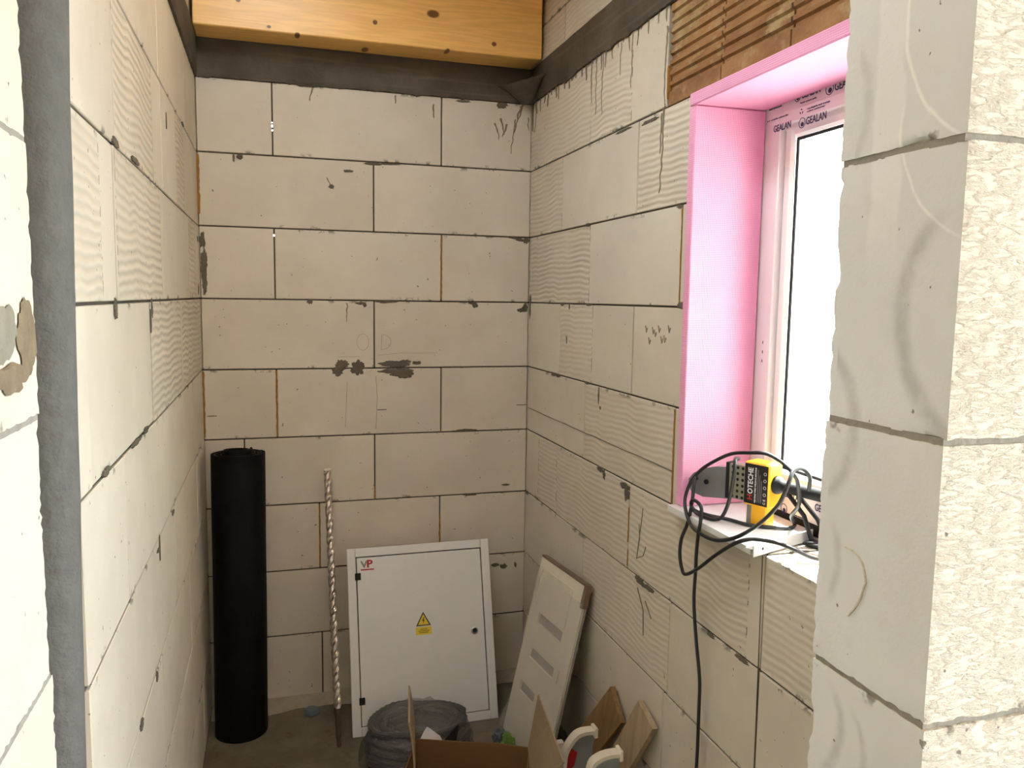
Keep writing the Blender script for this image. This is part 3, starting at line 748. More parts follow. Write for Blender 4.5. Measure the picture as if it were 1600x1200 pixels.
# ------------------------------------------------------------------ sill pieces
m_sill = plain('white_sill', (.72, .72, .71), .4, spec=.45, var=.06, scale=10)
m_metal = plain('painted_profile', (.62, .63, .64), .35, spec=.5, var=.08)
sb = MB().prism([(1.166, -1.252), (1.372, -1.252), (1.372, -1.535), (1.166, -1.612)], 1.0005, 1.0145, 2)
def cen(mb): 
    n = len(mb.v); c = sum(mb.v, Vector())/n; c.z = min(v.z for v in mb.v); return c
def solo(name, mb, mat, label, cat, smooth=False, group=None):
    c = cen(mb); o = put(name, mb.mesh(name, mat, smooth, c), None, c); return tag(o, label, cat, group)
solo('sill_board', sb, m_sill, 'dusty white sill plate lying under the yellow tool and its cord', 'sill')
pf = thing('metal_profile', 'short pale angle profile lying across the edge of the window sill', 'profile', (1.27, -1.59, 1.0))
ex = Vector((.206, .077, 0)).normalized(); ey = Vector((-ex.y, ex.x, 0))
pf.matrix_world = frame_m((1.163, -1.628, 1.0005), ex, ey, (0, 0, 1))
part('flange', MB().box((0, 0, 0), (.21, .003, .024), .0006), m_metal, pf)
part('base', MB().box((0, .003, .0145), (.21, .02, .0165), .0004), m_metal, pf)
part('hole', MB().lathe([(.003, -.0004), (.003, .001)], 12, (.03, 0, .013), 1), m_black, pf)

# ------------------------------------------------------------------ grey pipe in the chase
m_pipe = plain('grey_pipe', (.118, .115, .107), .75, spec=.2, var=.22, scale=40, bump=.004, bscale=70)
pr = .033
pipe = thing('drain_pipe', 'grey sleeved vertical pipe between the left stub wall and block wall', 'pipe', (-.02, -2.0, 0))
mb = MB(); n = 60; ptl = []
for i in range(n+1):
    z_ = 2.74*i/n; t = (z_-.93)/.91; ptl.append((.0165+.0165*t-.033+.0015*noise.noise(Vector((z_*9, 0, 0))), -2.0, z_))
mb.tube(ptl, pr, 28)
part('sleeve', mb, m_pipe, pipe, True, True)

# ------------------------------------------------------------------ black membrane roll
m_blackroll = plain('bitumen_sheet', (.003, .0028, .0026), .65, spec=.15, var=.2, scale=12, bump=.002, bscale=50)
roll = thing('membrane_roll', 'tall black rolled sheet standing upright in the back left corner', 'roll', (.112, -.185, 0))
mb = MB(); turns = 6; per = 44; nn = turns*per; levels = 8; Hh = .985
for i in range(nn+1):
    th = 2*PI*i/per; r = .030+.0102*i/per
    for lv in range(levels+1):
        z_ = .002+(Hh-.002)*lv/levels; dz = (.006*noise.noise(Vector((th*.35, 2, 0))) + (.012 if i < per*2 else 0)) if lv == levels else 0
        lean = .008*(lv/levels); rr_ = r*(1+.012*noise.noise(Vector((math.cos(th)*1.2, math.sin(th)*1.2, lv*.4))))
        for tt in (0, .0045):
            mb.v.append(Vector((-.002+lean+(rr_-tt)*math.cos(th+.6), (rr_-tt)*math.sin(th+.6), z_+dz)))
w = (levels+1)*2
for i in range(nn):
    for lv in range(levels):
        a = i*w+lv*2; b = a+w
        mb.f.append((a, b, b+2, a+2)); mb.f.append((a+1, a+3, b+3, b+1))
    a = i*w+levels*2; b = a+w; mb.f.append((a, b, b+1, a+1)); a = i*w; b = a+w; mb.f.append((a, a+1, b+1, b))
for a in (0, nn*w):
    for lv in range(levels): mb.f.append((a+lv*2, a+lv*2+2, a+lv*2+3, a+lv*2+1))
part('rolled_sheet', mb, m_blackroll, roll, True)

# ------------------------------------------------------------------ long drill bit
m_steel = plain('worn_steel', (.55, .49, .43), .30, metal=.9, spec=.5, var=.3, scale=30)
m_shank = plain('rusty_shank', (.10, .07, .05), .6, metal=.6, var=.3, scale=40)
foot = Vector((.430, -.385, .0)); topb = Vector((.424, -.018, .885)); L = (topb-foot).length
ez = (topb-foot).normalized(); ex = Vector((1, 0, 0)); ex = (ex-ez*ex.dot(ez)).normalized(); ey = ez.cross(ex)
bit = thing('drill_bit', 'long spiral masonry drill bit leaning on the back wall by the cabinet', 'drill bit', mat=frame_m(foot, ex, ey, ez))
mb = MB(); n = 220; seg = 20; za, zb = .125, L-.012
for i in range(n+1):
    z_ = za+(zb-za)*i/n; tw = 2*PI*z_/.10
    for k in range(seg):
        a = 2*PI*k/seg; c = abs(math.cos(a)); r = .0135*(.42+.58*min(1, c*1.25)**2.2)
        mb.v.append(Vector((r*math.cos(a+tw), r*math.sin(a+tw), z_)))
for i in range(n):
    for k in range(seg): mb.f.append((i*seg+k, i*seg+(k+1) % seg, (i+1)*seg+(k+1) % seg, (i+1)*seg+k))
mb.f += [tuple(range(seg)), tuple(n*seg+k for k in range(seg))]
part('spiral_flute', mb, m_steel, bit)
part('shank', MB().lathe([(.0055, .004), (.0075, .010), (.0075, .03), (.009, .034), (.009, .10), (.0115, .118), (.0115, .128)], 18), m_shank, bit, False)
part('carbide_tip', MB().box((-.013, -.002, L-.022), (.013, .002, L-.003), .001), m_steel, bit)

# ------------------------------------------------------------------ electrical cabinet
m_cab = plain('white_powder_coat', (.68, .69, .675), .42, spec=.4, var=.03, scale=30)
m_gapm = plain('gap_shade_black_print', (.05, .045, .04), .8)  # shade of the door gap put into colour; also the black sticker print
m_yel = plain('yellow_sticker', (.75, .58, .05), .5, var=.05)
m_red = plain('red_print', (.45, .02, .03), .5); m_greyp = plain('grey_print', (.22, .22, .23), .5)
m_chrome = plain('lock_metal', (.45, .42, .38), .3, metal=.9)
tilt = math.atan2(.165, .61)
cex = Vector((1, -.012, .006)).normalized(); cez = Vector((-.008, math.sin(tilt), math.cos(tilt))); cez = (cez-cex*cez.dot(cex)).normalized(); cey = cez.cross(cex)
cab = thing('electrical_cabinet', 'white metal distribution cabinet leaning on the back wall', 'cabinet', mat=frame_m((.7405, -.338, .0005), cex, cey, cez))
cw, chh, bd = .520, .640, .030
x0, x1 = -cw/2, cw/2
fr_ = MB().box((x0, 0, 0), (x0+bd, .014, chh), .0015).box((x1-bd, 0, 0), (x1, .014, chh), .0015).box((x0+bd, 0, 0), (x1-bd, .014, bd), .0015).box((x0+bd, 0, chh-bd), (x1-bd, .014, chh), .0015)
part('frame', fr_, m_cab, cab)
part('back_box', MB().box((x0+.022, .0142, .022), (x1-.022, .112, chh-.022), .002), m_cab, cab)
part('door_gap', MB().box((x0+bd, .010, bd), (x1-bd, .0138, chh-bd)), m_gapm, cab)  # dark sheet painted as the shade between door and frame
door = part('door', MB().box((x0+bd+.0035, .0015, bd+.0035), (x1-bd-.0035, .0098, chh-bd-.0035), .0012), m_cab, cab)
for zz in (.105, .530): 
    h = put('hinge', MB().box((x0+bd-.004, -.004, zz), (x0+bd+.016, .002, zz+.024), .001).mesh('hinge', m_black), door)
lk = put('lock', MB().lathe([(.0125, .0018), (.0125, -.003), (.010, -.0045), (.0085, -.0045), (.0085, -.002)], 24, (x1-.071, 0, .315), 1).mesh('lock', m_chrome), door)
put('lock_core', MB().lathe([(.0085, -.0018), (.0085, -.0032), (.002, -.0036)], 20, (x1-.071, 0, .315), 1).mesh('lock_core', m_black), door)
sx_, sz_ = .003, .350
put('warning_triangle', MB().prism([(sx_-.027, sz_), (sx_+.027, sz_), (sx_, sz_+.049)], .0008, .0016, 1).mesh('warning_triangle', m_gapm), door)
put('warning_triangle', MB().prism([(sx_-.020, sz_+.004), (sx_+.020, sz_+.004), (sx_, sz_+.041)], .0003, .0009, 1).mesh('warning_triangle', m_yel), door)
put('lightning_bolt', MB().prism([(sx_+.001, sz_+.030), (sx_-.005, sz_+.017), (sx_-.0005, sz_+.018), (sx_-.0025, sz_+.006), (sx_+.005, sz_+.021), (sx_+.0008, sz_+.020), (sx_+.004, sz_+.030)], -.0002, .0004, 1).mesh('lightning_bolt', m_gapm), door)
put('warning_plate', MB().box((sx_-.029, .0006, sz_-.031), (sx_+.029, .0016, sz_-.004)).mesh('warning_plate', m_yel), door)
for k, hw in enumerate((.013, .020, .017)): put('print_line', MB().box((sx_-hw, .0001, sz_-.0125-.006*k), (sx_+hw, .0007, sz_-.0105-.006*k)).mesh('print_line', m_gapm), door)
MD = lambda x, z_: frame_m((x, .0012, z_), (1, 0, 0), (0, 0, 1), (0, -1, 0))
for ch_, xx, mm, sz2 in (('V', x0+.048, m_greyp, .032), ('P', x0+.068, m_red, .036)):
    o = put('logo', text_mesh(ch_, sz2, mm, sx=1.15, bold=.0012), door); o.matrix_local = MD(xx, chh-.068)
put('logo', MB().box((x0+.047, .0006, chh-.078), (x0+.094, .0014, chh-.0735)).mesh('logo', m_red), door)

# ------------------------------------------------------------------ foam packing panel wrapped in film
m_eps = plain('packing_foam', (.66, .62, .52), .85, var=.1, scale=14, bump=.001)
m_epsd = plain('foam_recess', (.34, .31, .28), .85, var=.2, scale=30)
m_tape = plain('brown_tape', (.17, .11, .075), .45, var=.2)
def film_mat(name, tint, fac, rough=.12, bs=35):
    t = NT(name); c = t.obj(); tr = t.n('BsdfTransparent'); gl = t.n('BsdfGlossy'); gl.inputs['Roughness'].default_value = rough; df = t.n('BsdfDiffuse'); df.inputs[0].default_value = (*tint, 1)
    n = t.noise(c, bs, 4, .6); b = t.n('Bump'); t.link(n, b.inputs['Height']); b.inputs['Distance'].default_value = .012
    t.link(b.outputs[0], gl.inputs['Normal'])
    m1 = t.n('MixShader'); m1.inputs[0].default_value = fac; t.link(tr.outputs[0], m1.inputs[1]); t.link(df.outputs[0], m1.inputs[2])
    m2 = t.n('MixShader'); m2.inputs[0].default_value = .10; t.link(m1.outputs[0], m2.inputs[1]); t.link(gl.outputs[0], m2.inputs[2]); t.link(m2.outputs[0], t.out.inputs[0]); return t.m
m_wrap = film_mat('clear_wrap', (.75, .74, .70), .22)
th_, ph_ = -1.4614, .229
BLp = Vector((.996, -.414, .004)); ew = Vector((math.cos(th_), math.sin(th_), 0)); nh = Vector((-math.sin(th_), math.cos(th_), 0))
eh = nh*math.sin(ph_)+Vector((0, 0, math.cos(ph_))); et = eh.cross(ew)      # width, up the board, into the wall
pan = thing('packing_board', 'cream foam packing panel with slots wrapped in clear film in the corner', 'panel', mat=frame_m(BLp, ew, et, eh))
Wp, Hp = .332, .630
def slab_with_holes(holes, t0, t1, rc=.03):
    xs_ = sorted({0., Wp, *[h[0] for h in holes], *[h[1] for h in holes]}); zs_ = sorted({0., Hp, *[h[2] for h in holes], *[h[3] for h in holes]})
    mb = MB()
    for i in range(len(xs_)-1):
        for j in range(len(zs_)-1):
            cx, cz = (xs_[i]+xs_[i+1])/2, (zs_[j]+zs_[j+1])/2
            if not any(h[0] < cx < h[1] and h[2] < cz < h[3] for h in holes): mb.box((xs_[i], t0, zs_[j]), (xs_[i+1], t1, zs_[j+1]))
    return mb
slots = [(.07, .25, .412, .448), (.065, .248, .290, .326), (.05, .165, .165, .200), (.278, .287, .288, .334)]
part('face_layer', slab_with_holes(slots, 0, .008), m_eps, pan)
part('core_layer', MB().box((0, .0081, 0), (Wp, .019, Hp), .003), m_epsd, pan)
part('tray_rim', MB().box((.026, -.004, .588), (.258, 0, .594)).box((.252, -.004, .46), (.258, 0, .588)).box((.026, -.004, .46), (.032, 0, .588)), m_eps, pan)
part('corner_tape', MB().box((Wp-.012, -.006, Hp-.075), (Wp+.003, .020, Hp+.003), .004), m_tape, pan)
part('edge_tape', MB().box((.0, -.003, Hp-.005), (Wp-.012, .020, Hp+.003), .002), m_tape, pan)
mb = MB(); G1, G2 = 26, 36
for i in range(G1+1):
    for j in range(G2+1):
        u = -.004+(Wp+.01)*i/G1; v = -.02+(Hp-.035)*j/G2
        q = Vector((u*16, v*9, 3)); e = min(i, G1-i)/G1
        puff = .006+.011*max(0, noise.noise(q))+.006*abs(noise.noise(q*2.3))+(.012*max(0, 1-v/.12)*(.5+abs(noise.noise(q*1.7))))
        mb.v.append(Vector((u-(.012*max(0, 1-v/.10) if i < 8 else 0), -puff*(1 if e > .02 else .1)-.001, max(v, .006-puff*.2))))
for i in range(G1):
    for j in range(G2): a = i*(G2+1)+j; mb.f.append((a, a+1, a+G2+2, a+G2+1))
part('plastic_wrap', mb, m_wrap, pan, True)

# ------------------------------------------------------------------ cable conduit coil in a film bag
m_conduit = plain('grey_conduit', (.065, .066, .065), .55, spec=.35, var=.15, bump=.004, bscale=160)
m_bag = film_mat('grey_film', (.14, .143, .14), .30, .15, 60)
coil = thing('conduit_coil', 'grey ribbed conduit coil in clear film lying before the white cabinet', 'coil', (.675, -.515, 0))
pts = []
for lay, (Rr, zc) in enumerate([(.128, .018), (.150, .020), (.152, .045), (.130, .043), (.108, .040), (.112, .066), (.134, .069), (.153, .072), (.145, .096), (.122, .095), (.108, .118), (.13, .121), (.142, .13)]):
    for k in range(28):
        a = 2*PI*k/28; q = Vector((math.cos(a), math.sin(a), lay*.9)); rr_ = Rr*(1+.03*noise.noise(q*1.5))
        pts.append((1.08*rr_*math.cos(a), .78*rr_*math.sin(a), zc+.012*noise.noise(q*1.3+Vector((5, 5, 0)))+.006))
rad = [.0105*(1+.10*math.sin(i*2.6)) for i in range(len(pts)*3)]
sp = spline(pts, 3); part('conduit', MB().tube(sp, [.0105*(1+.12*((i % 2)*2-1)) for i in range(len(sp))], 8), m_conduit, coil, True)
mb = MB(); nu, nv = 40, 16
for j in range(nv+1):
    ph_ = PI/2*j/nv
    for i in range(nu):
        a = 2*PI*i/nu; q = Vector((math.cos(a)*2.2, math.sin(a)*2.2, ph_*2)); k = 1+.06*noise.noise(q*1.5)+.04*noise.noise(q*4)
        mb.v.append(Vector((.187*k*math.cos(ph_)**.55*math.cos(a), .150*k*math.cos(ph_)**.55*math.sin(a), .004+.168*math.sin(ph_)**.9*k)))
for j in range(nv):
    for i in range(nu): mb.f.append((j*nu+i, j*nu+(i+1) % nu, (j+1)*nu+(i+1) % nu, (j+1)*nu+i))
part('film_bag', mb, m_bag, coil, True)

# ------------------------------------------------------------------ cardboard box with raised flaps
def card(name, c):
    t = NT(name); co_ = t.obj(); n = t.noise(t.vmath('MULTIPLY', co_, (3, 3, 40)), 1., 3); col = t.mix(n, tuple(x*.82 for x in c), tuple(x*1.1 for x in c)); t.base(col); t.set(rough=.85, spec=.2); t.bump(t.noise(co_, 90, 3), .001); return t.m
m_card = card('cardboard', (.19, .105, .045)); m_cardg = card('cardboard_outside', (.31, .23, .15))
P1 = Vector((.628, -.752, 0)); P2 = Vector((.945, -.878, 0)); bx = (P2-P1).normalized(); by = Vector((bx.y, -bx.x, 0))   # by points to the camera
if by.y > 0: by = -by
bw, bdp, bh = (P2-P1).length, .30, .208
box = thing('cardboard_box', 'open brown cardboard box with raised flaps at the bottom edge', 'box', mat=frame_m(P1, bx, -by, (0, 0, 1)))
# local: x along far panel, y away from the camera (near side is negative)
T = .004
part('far_panel', MB().prism([(0, 0), (bw, 0), (bw, bh-.006), (bw*.72, bh+.002), (bw*.5, bh), (0, bh)], -T, 0, 1), m_card, box)
part('left_panel', MB().box((0, -bdp, 0), (T, -T, bh)), m_card, box)
part('right_panel', MB().box((bw-T, -bdp, 0), (bw, -T, bh)), m_card, box)
part('near_panel', MB().box((T, -bdp, 0), (bw-T, -bdp+T, bh)), m_card, box)
part('bottom_panel', MB().box((T, -bdp+T, .001), (bw-T, -T, .005)), m_card, box)
def wpoly_flap(name, pts, thick, mat):
    """flap from world corner points given as a strip [(low, high)]"""
    inv = box.matrix_world.inverted(); mb = MB()
    for lo, hi in pts:
        lo, hi = inv @ Vector(lo), inv @ Vector(hi)
        for p in (lo, hi): mb.v += [p+Vector((thick/2, 0, 0)), p-Vector((thick/2, 0, 0))]
    n = len(pts)
    for i in range(n-1):
        a = i*4; b = a+4
        mb.f += [(a, b, b+2, a+2), (a+1, a+3, b+3, b+1), (a+2, b+2, b+3, a+3), (a, a+1, b+1, b)]
    mb.f += [(0, 2, 3, 1), ((n-1)*4, (n-1)*4+1, (n-1)*4+3, (n-1)*4+2)]
    return put(name, mb.mesh(name, mat), box)
bpy.context.view_layer.update()
wpoly_flap('flap', [((.937, -.884, .205), (.968, -.876, .362)), ((.90, -1.02, .205), (.945, -1.04, .361)), ((.848, -1.15, .205), (.920, -1.22, .360))], .004, m_cardg)
lf = []
for i in range(7):
    t = i/6; zz = .205+.172*t; off = -.004*(t**2)*4
    lf.append(((.622+off, -.755, zz), (.588+off, -.96, zz)))
wpoly_flap('flap', lf, .005, m_cardg)

# ------------------------------------------------------------------ scraps in and around the box
def crumple(c, rx, ry, rz, seed, n=14, amp=.45, freq=3.):
    mb = MB()
    for j in range(n+1):
        ph_ = -PI/2+PI*j/n
        for i in range(2*n):
            a = PI*i/n; d = Vector((math.cos(ph_)*math.cos(a), math.cos(ph_)*math.sin(a), math.sin(ph_)))
            k = 1+amp*noise.noise(d*freq+Vector((seed*3.3, seed, 0)))+amp*.4*noise.noise(d*freq*2.7+Vector((seed, 0, 4)))
            mb.v.append(Vector((c[0]+rx*k*d.x, c[1]+ry*k*d.y, max(.001, c[2]+rz*k*d.z))))
    for j in range(n):
        for i in range(2*n): mb.f.append((j*2*n+i, j*2*n+(i+1) % (2*n), (j+1)*2*n+(i+1) % (2*n), (j+1)*2*n+i))
    return mb
m_paper = plain('white_paper', (.80, .80, .79), .8, var=.05)
m_blackpl = plain('black_plastic', (.008, .008, .009), .5)
def sheet(poly, y0, bulge, seed, sub=8):
    """crumpled sheet standing on its lower edge: quad in X-Z bent in Y"""
    mb = MB(); (a, b, c, d) = [Vector((p[0], 0, p[1])) for p in poly]
    for i in range(sub+1):
        for j in range(sub+1):
            u, v = i/sub, j/sub; p = a.lerp(b, u).lerp(d.lerp(c, u), v); q = p*18+Vector((seed*5, 0, 0))
            p.y = y0+bulge*math.sin(PI*v*.5)+.012*noise.noise(q)+.006*noise.noise(q*2.2); mb.v.append(p)
    for i in range(sub):
        for j in range(sub): x = i*(sub+1)+j; mb.f.append((x, x+1, x+sub+2, x+sub+1))
    n = len(mb.v); m2 = MB(); m2.v = mb.v + [v+Vector((0, .0008, 0)) for v in mb.v]; m2.f = mb.f + [tuple(x+n for x in f[::-1]) for f in mb.f]
    return m2
solo('paper_scrap', sheet([(.612, .10), (.745, .10), (.712, .172), (.672, .205)], -.706, .012, 1), m_paper, 'crumpled white paper sticking up behind the open cardboard box', 'paper', True)
solo('plastic_scrap', MB().prism([(.712, .10), (.785, .10), (.782, .168), (.754, .160), (.762, .222), (.744, .206), (.716, .175)], -.732, -.728, 1), m_blackpl, 'pointed black plastic scrap beside the white paper', 'scrap')
m_blue = plain('blue_film', (.085, .11, .14), .35, var=.3, spec=.5); m_green = plain('green_film', (.13, .26, .05), .4, var=.3, spec=.5)
solo('wrap_scrap', crumple((.958, -.525, .030), .026, .026, .034, 3), m_blue, 'crumpled blue plastic wrap at the foot of the foam panel', 'wrap', True, 'plastic wrap scraps')
solo('wrap_scrap', crumple((.955, -.605, .045), .024, .022, .046, 6, amp=.5), m_green, 'crumpled green plastic wrap beside the blue one', 'wrap', True, 'plastic wrap scraps')
solo('foam_crumb', MB().box((1.075, -.75, .0), (1.10, -.73, .125), .004), m_paper, 'small white foam offcut standing behind the raised box flap', 'offcut')
m_lid = plain('blue_grey_lid', (.10, .13, .15), .5)
lid = thing('bottle_lid', 'small blue-grey plastic lid lying on the floor by the black roll', 'lid', (.353, -.128, 0))
part('cap', MB().lathe([(.026, .0005), (.027, .004), (.026, .014), (.022, .018), (.004, .019)], 24), m_lid, lid, True)
part('rim', MB().lathe([(.0275, .0005), (.0295, .002), (.0295, .005), (.0275, .006)], 24), m_lid, lid, True)
# strip of pale mortar along the foot of the back wall, sheet edge on the floor
m_dustm = plain('dust_ledge', (.36, .33, .26), .95, var=.25, scale=20, bump=.004, bscale=60)
mb = MB(); n = 60
for i in range(n+1):
    x = .005+1.19*i/n; d = -.095-.035*noise.noise(Vector((x*4, 1, 0)))-.012*noise.noise(Vector((x*15, 4, 0))); h = .012+.006*noise.noise(Vector((x*9, 7, 0)))
    mb.v += [Vector((x, 0, 0)), Vector((x, 0, h)), Vector((x, d*.55, h*.8)), Vector((x, d, .0008)), Vector((x, d, 0))]
for i in range(n):
    for k in range(5): mb.f.append((i*5+k, i*5+(k+1) % 5, i*5+5+(k+1) % 5, i*5+5+k))
o = put('mortar_ledge', mb.mesh('mortar_ledge', m_dustm, True), fl)

# ------------------------------------------------------------------ wooden offcuts by the right wall
def plank_mat(name, c1, c2):
    t = NT(name); c = t.obj(); v = t.vmath('MULTIPLY', c, (60, 60, 3)); n = t.noise(v, 1., 4, .6); t.base(t.mix(t.ramp(n, .3, .7), c1, c2)); t.set(rough=.75, spec=.25); t.bump(n, .001); return t.m
def plank(A_, B_, d, th, mat, label):
    A_, B_, d = Vector(A_), Vector(B_), Vector(d); base = A_+d
    t = thing('wooden_board', label, 'board', base, group='board offcuts by the right wall')
    nn = (B_-A_).cross(d).normalized()
    if nn.x > 0: nn = -nn                                # thickness grows away from the wall
    q = [A_, B_, B_+d, A_+d]; vs = [p-base for p in q]+[p-base+nn*th for p in q]
    part('plank', MB().add(vs, [(0,1,2,3), (7,6,5,4), (0,4,5,1), (1,5,6,2), (2,6,7,3), (3,7,4,0)]), mat, t)
    return t
m_pl1 = plank_mat('brown_offcut', (.20, .115, .05), (.27, .165, .08)); m_pl2 = plank_mat('pale_offcut', (.36, .27, .165), (.45, .35, .23))
plank((1.192, -.918, .378), (1.192, -.998, .307), (-.064, .208, -.308), .016, m_pl1, 'darker brown board offcut leaning on the wall behind the white arches')
plank((1.19, -1.108, .430), (1.19, -1.198, .398), (-.031, .243, -.398), .016, m_pl2, 'paler board offcut leaning on the wall nearest the hanging cord')

# ------------------------------------------------------------------ cream plastic arches
m_cream = plain('cream_plastic', (.70, .66, .55), .45, var=.05); m_lin = plain('grey_liner', (.30, .33, .33), .35, var=.2, spec=.5); m_redp = plain('red_label', (.45, .015, .02), .5)
def arch(pts, y, depth, label, red):
    t = thing('plastic_arch', label, 'arch', (pts[0][0], y, 0), group='cream plastic arches')
    P = spline([(p[0], 0, p[1]) for p in pts], 6); mb = MB(); th = .0105
    for i, p in enumerate(P):
        tg = (P[min(i+1, len(P)-1)]-P[max(i-1, 0)]).normalized(); nn_ = Vector((tg.z, 0, -tg.x))
        for a, b in ((0, 0), (1, 0), (1, 1), (0, 1)):
            q = p+nn_*th*a; mb.v.append(Vector((q.x, y+depth*b, q.z)))
    for i in range(len(P)-1):
        for k in range(4): mb.f.append((i*4+k, i*4+(k+1) % 4, i*4+4+(k+1) % 4, i*4+4+k))
    e = (len(P)-1)*4; mb.f += [(0, 1, 2, 3), (e+3, e+2, e+1, e)]
    part('rim', mb, m_cream, t, False, True)
    lx, lz = pts[-1]
    part('end_lip', MB().box((lx-.004, y-.002, lz-.022), (lx+.006, y+depth+.002, lz+.008), .002), m_cream, t, False, True)
    ins = [(p.x+.009, p.z-.010) for p in P if p.z > .01]; x_end = lx-.004
    poly = ins + [(x_end, lz-.05), (x_end, 0.002), (ins[0][0], .002)]
    part('liner', MB().prism(poly, y+depth*.45, y+depth*.5, 1), m_lin, t, False, True)
    if red: part('red_label', MB().prism(red, y+depth*.36, y+depth*.42, 1), m_redp, t, False, True)
arch([(1.0, .0), (1.001, .1), (1.003, .20), (1.010, .247), (1.038, .286), (1.066, .297), (1.100, .296)], -1.0, .03, 'cream plastic arch with a red label inside behind the box flap', [(1.012, .17), (1.040, .195), (1.048, .235), (1.030, .250), (1.016, .23)])
arch([(.990, .0), (.992, .15), (.995, .25), (1.004, .319), (1.028, .340), (1.056, .346), (1.086, .345)], -1.20, .03, 'cream plastic arch without red label nearest the pale board', None)

# ------------------------------------------------------------------ yellow pipe welding tool with its cord
m_yellow = plain('yellow_paint', (.80, .42, .012), .38, spec=.5, var=.06); m_lab = plain('black_label', (.018, .012, .012), .4); m_whiteink = plain('white_ink', (.75, .75, .75), .5); m_redink = plain('red_ink', (.55, .03, .02), .5)
m_plate = plain('teflon_plate', (.22, .225, .23), .4, metal=.3, spec=.4, var=.2); m_perf = plain('perforated_steel', (.38, .38, .30), .35, metal=.7, var=.25)
tool = thing('pipe_welder', 'yellow and black pipe welding tool with grey heating plate on the sill', 'power tool', (1.25, -1.448, SZ))
TOOL_TURN = .384
tz = 1.0145
bX0, bX1, bY0, bY1, bZ0, bZ1 = 1.250, 1.300, -1.514, -1.448, 1.062, 1.160
body = part('housing', MB().box((bX0, bY0, bZ0), (bX1, bY1, bZ1), .003), m_yellow, tool, False, True)
lab = put('label_plate', MB().box((bX0-.0012, bY0+.004, bZ0+.004), (bX0+.001, bY1-.003, bZ1-.004)).mesh('label_plate', m_lab, False, tool.location), tool)
# lettering reads upwards: text x = +Z, text y = +Y (left in the view), facing -X
ML = lambda y, z_: Matrix.Translation(-tool.location) @ frame_m((bX0-.0014, y, z_), (0, 0, 1), (0, 1, 0), (-1, 0, 0))
def lab_text(txt, y, z_, size, mat, sx=1., bold=0.):
    o = put('lettering', text_mesh(txt, size, mat, sx=sx, ext=.0002, bold=bold), tool); o.matrix_local = ML(y, z_)
lab_text('H', bY1-.0245, bZ0+.012, .020, m_redink, .9); lab_text('OTECHE', bY1-.0245, bZ0+.026, .018, m_whiteink, .86, .0004)
lab_text('HEATING WIRE WELDING MACHINE', bY1-.0335, bZ0+.008, .0056, m_whiteink, .86, .0001)
for k, yy in enumerate((.038, .0425, .047)): put('print_line', MB().box((bX0-.0016, bY1-yy-.0006, bZ0+.010), (bX0-.0010, bY1-yy+.0006, bZ0+.084-.012*k)).mesh('print_line', m_greyp, False, tool.location), tool)
lab_text('C E', bY1-.058, bZ0+.008, .008, m_whiteink)
for k in range(4):
    mbk = MB(); 
    for q in range(16):
        a0, a1 = 2*PI*q/16, 2*PI*(q+1)/16; r0, r1 = .0036, .0028; cy, cz = bY1-.0555, bZ0+.030+.0155*k
        mbk.prism([(cy+r0*math.cos(a0), cz+r0*math.sin(a0)), (cy+r0*math.cos(a1), cz+r0*math.sin(a1)), (cy+r1*math.cos(a1), cz+r1*math.sin(a1)), (cy+r1*math.cos(a0), cz+r1*math.sin(a0))], bX0-.0016, bX0-.0010, 0)
    put('symbol', mbk.mesh('symbol', m_whiteink, False, tool.location), tool)
# foot, bracket, perforated guard, heating plate
part('foot', MB().box((1.256, -1.504, tz+.001), (1.290, -1.466, bZ0+.001), .002), m_yellow, tool, False, True)
part('foot_bracket', MB().box((1.258, -1.466, tz+.001), (1.284, -1.453, bZ0+.001), .001), m_perf, tool, False, True)
part('guard', MB().box((1.256, -1.4475, 1.066), (1.282, -1.404, 1.146), .001), m_perf, tool, False, True)
gh = MB()
for a in range(3):
    for b in range(6): gh.lathe([(.0036, -.0006), (.0036, .001)], 10, (1.256, -1.441+.0135*a, 1.072+.0135*b), 0)
part('guard_holes', gh, m_black, tool, False, True)
part('guard_side', MB().box((1.2545, -1.4035, 1.064), (1.284, -1.395, 1.148), .001), m_black, tool, False, True)
pl = [(-1.4035, 1.062), (-1.4035, 1.136), (-1.36, 1.130), (-1.325, 1.119), (-1.30, 1.104), (-1.287, 1.088), (-1.286, 1.072), (-1.296, 1.058), (-1.33, 1.052)]
part('heating_plate', MB().prism(pl, 1.258, 1.276, 0), m_plate, tool, False, True)
part('plate_bolt', MB().lathe([(.006, -.003), (.006, .002)], 16, (1.258, -1.34, 1.09), 0), m_black, tool, False, True)
part('plate_bolt', MB().lathe([(.004, -.002), (.004, .002)], 12, (1.258, -1.30, 1.088), 0), m_black, tool, False, True)
# handle towards the camera
hd = Vector((.0, -.135, -.004)); h0 = Vector((1.276, bY0+.001, 1.114))
prof_h = [(0., .018), (.03, .0185), (.06, .0165), (.09, .0125), (.12, .0115)] 
hp = [h0+hd*t for t in (0, .04, .08, .13, .16, .5, .9, .96, 1.)]
part('handle', MB().tube(hp, [.020, .0205, .019, .0135, .0125, .0135, .0135, .015, .0145], 20), m_black, tool, True, True)
part('stand', MB().tube([(1.272, -1.545, 1.102), (1.276, -1.585, 1.06), (1.278, -1.605, 1.008)], .005, 8), m_black, tool, True, True)
part('stand', MB().tube([(1.280, -1.565, 1.102), (1.288, -1.610, 1.055), (1.290, -1.635, 1.008)], .005, 8), m_black, tool, True, True)
part('stand_base', MB().box((1.258, -1.65, 1.0005), (1.294, -1.595, 1.009), .002), m_black, tool, False, True)
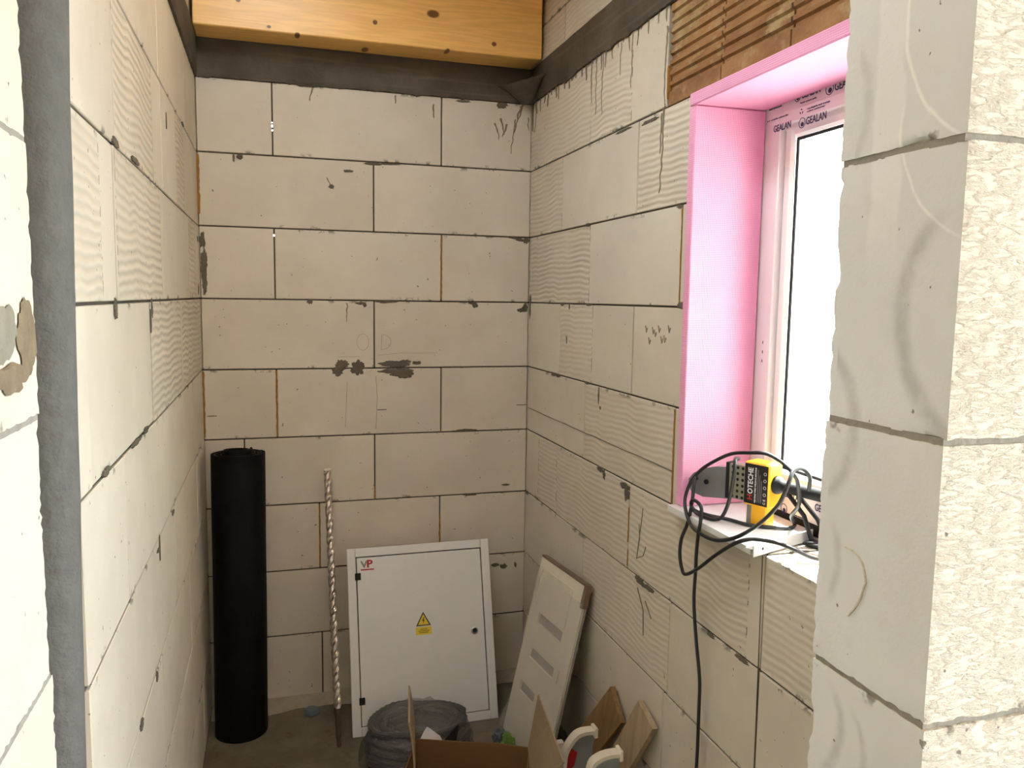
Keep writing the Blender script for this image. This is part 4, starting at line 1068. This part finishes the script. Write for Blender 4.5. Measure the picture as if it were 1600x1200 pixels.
# cord
m_cord = plain('black_cord', (.018, .018, .019), .42, spec=.5, var=.2)
cr = .0042
pathA = [(1.300, -1.61, 1.128), (1.292, -1.622, 1.155), (1.278, -1.628, 1.172), (1.258, -1.632, 1.180), (1.238, -1.638, 1.176), (1.225, -1.647, 1.160), (1.215, -1.646, 1.134), (1.205, -1.64, 1.108), (1.19, -1.617, 1.073), (1.172, -1.595, 1.046), (1.160, -1.559, 1.021), (1.154, -1.508, 1.001), (1.154, -1.455, .994),
         (1.156, -1.393, .998), (1.162, -1.351, 1.022), (1.172, -1.327, 1.050), (1.185, -1.329, 1.089), (1.198, -1.349, 1.120), (1.205, -1.393, 1.149), (1.213, -1.452, 1.178), (1.222, -1.505, 1.190), (1.235, -1.552, 1.196), (1.252, -1.585, 1.182), (1.262, -1.608, 1.163), (1.28, -1.60, 1.14), (1.30, -1.58, 1.09), (1.32, -1.53, 1.05), (1.352, -1.50, 1.0195), (1.323, -1.518, 1.0195),
         (1.291, -1.505, 1.0195), (1.250, -1.475, 1.0195), (1.232, -1.427, 1.0195), (1.204, -1.381, 1.0195), (1.186, -1.352, 1.024), (1.172, -1.356, 1.040), (1.164, -1.375, 1.056), (1.158, -1.410, 1.060), (1.156, -1.430, 1.050), (1.155, -1.430, 1.02), (1.154, -1.424, .990), (1.158, -1.412, .940), (1.162, -1.405, .898),
         (1.168, -1.393, .818), (1.172, -1.403, .728), (1.176, -1.418, .641), (1.178, -1.417, .562), (1.180, -1.413, .418), (1.178, -1.40, .2), (1.165, -1.39, .05), (1.10, -1.38, .006), (.98, -1.42, .006), (.85, -1.5, .006)]
part('cord', MB().tube(spline(pathA, 7), cr, 10), m_cord, tool, True, True)
pathB = [(1.30, -1.46, 1.0195), (1.25, -1.47, 1.03), (1.214, -1.458, 1.168), (1.204, -1.475, 1.156), (1.20, -1.478, 1.118), (1.196, -1.473, 1.074), (1.190, -1.459, 1.038), (1.182, -1.436, 1.020), (1.176, -1.410, 1.018), (1.170, -1.372, 1.03), (1.165, -1.362, 1.05), (1.160, -1.368, 1.058)]
pathB = [(1.262, -1.405, 1.155), (1.245, -1.42, 1.160), (1.228, -1.444, 1.158), (1.222, -1.452, 1.138), (1.216, -1.454, 1.100), (1.210, -1.451, 1.062), (1.203, -1.438, 1.030), (1.196, -1.415, 1.0195), (1.188, -1.390, 1.0195), (1.178, -1.370, 1.024), (1.166, -1.364, 1.038)]
part('cord_loop', MB().tube(spline(pathB, 7), cr, 10), m_cord, tool, True, True)
pathC = [(1.262, -1.296, 1.08), (1.225, -1.30, 1.085), (1.185, -1.345, 1.098), (1.172, -1.36, 1.050), (1.164, -1.357, .997), (1.156, -1.345, .957), (1.154, -1.343, .920), (1.154, -1.354, .889), (1.154, -1.373, .879), (1.152, -1.431, .912), (1.152, -1.508, .970), (1.155, -1.576, 1.016), (1.175, -1.604, 1.030), (1.205, -1.638, 1.032), (1.23, -1.665, 1.024), (1.26, -1.681, 1.010), (1.29, -1.70, 1.006), (1.31, -1.76, 1.006)]
part('cord_loop', MB().tube(spline(pathC, 7), cr, 10), m_cord, tool, True, True)

tool.rotation_euler.z = TOOL_TURN
for o in tool.children:
    if o.name.startswith('cord'): o.rotation_euler.z = -TOOL_TURN
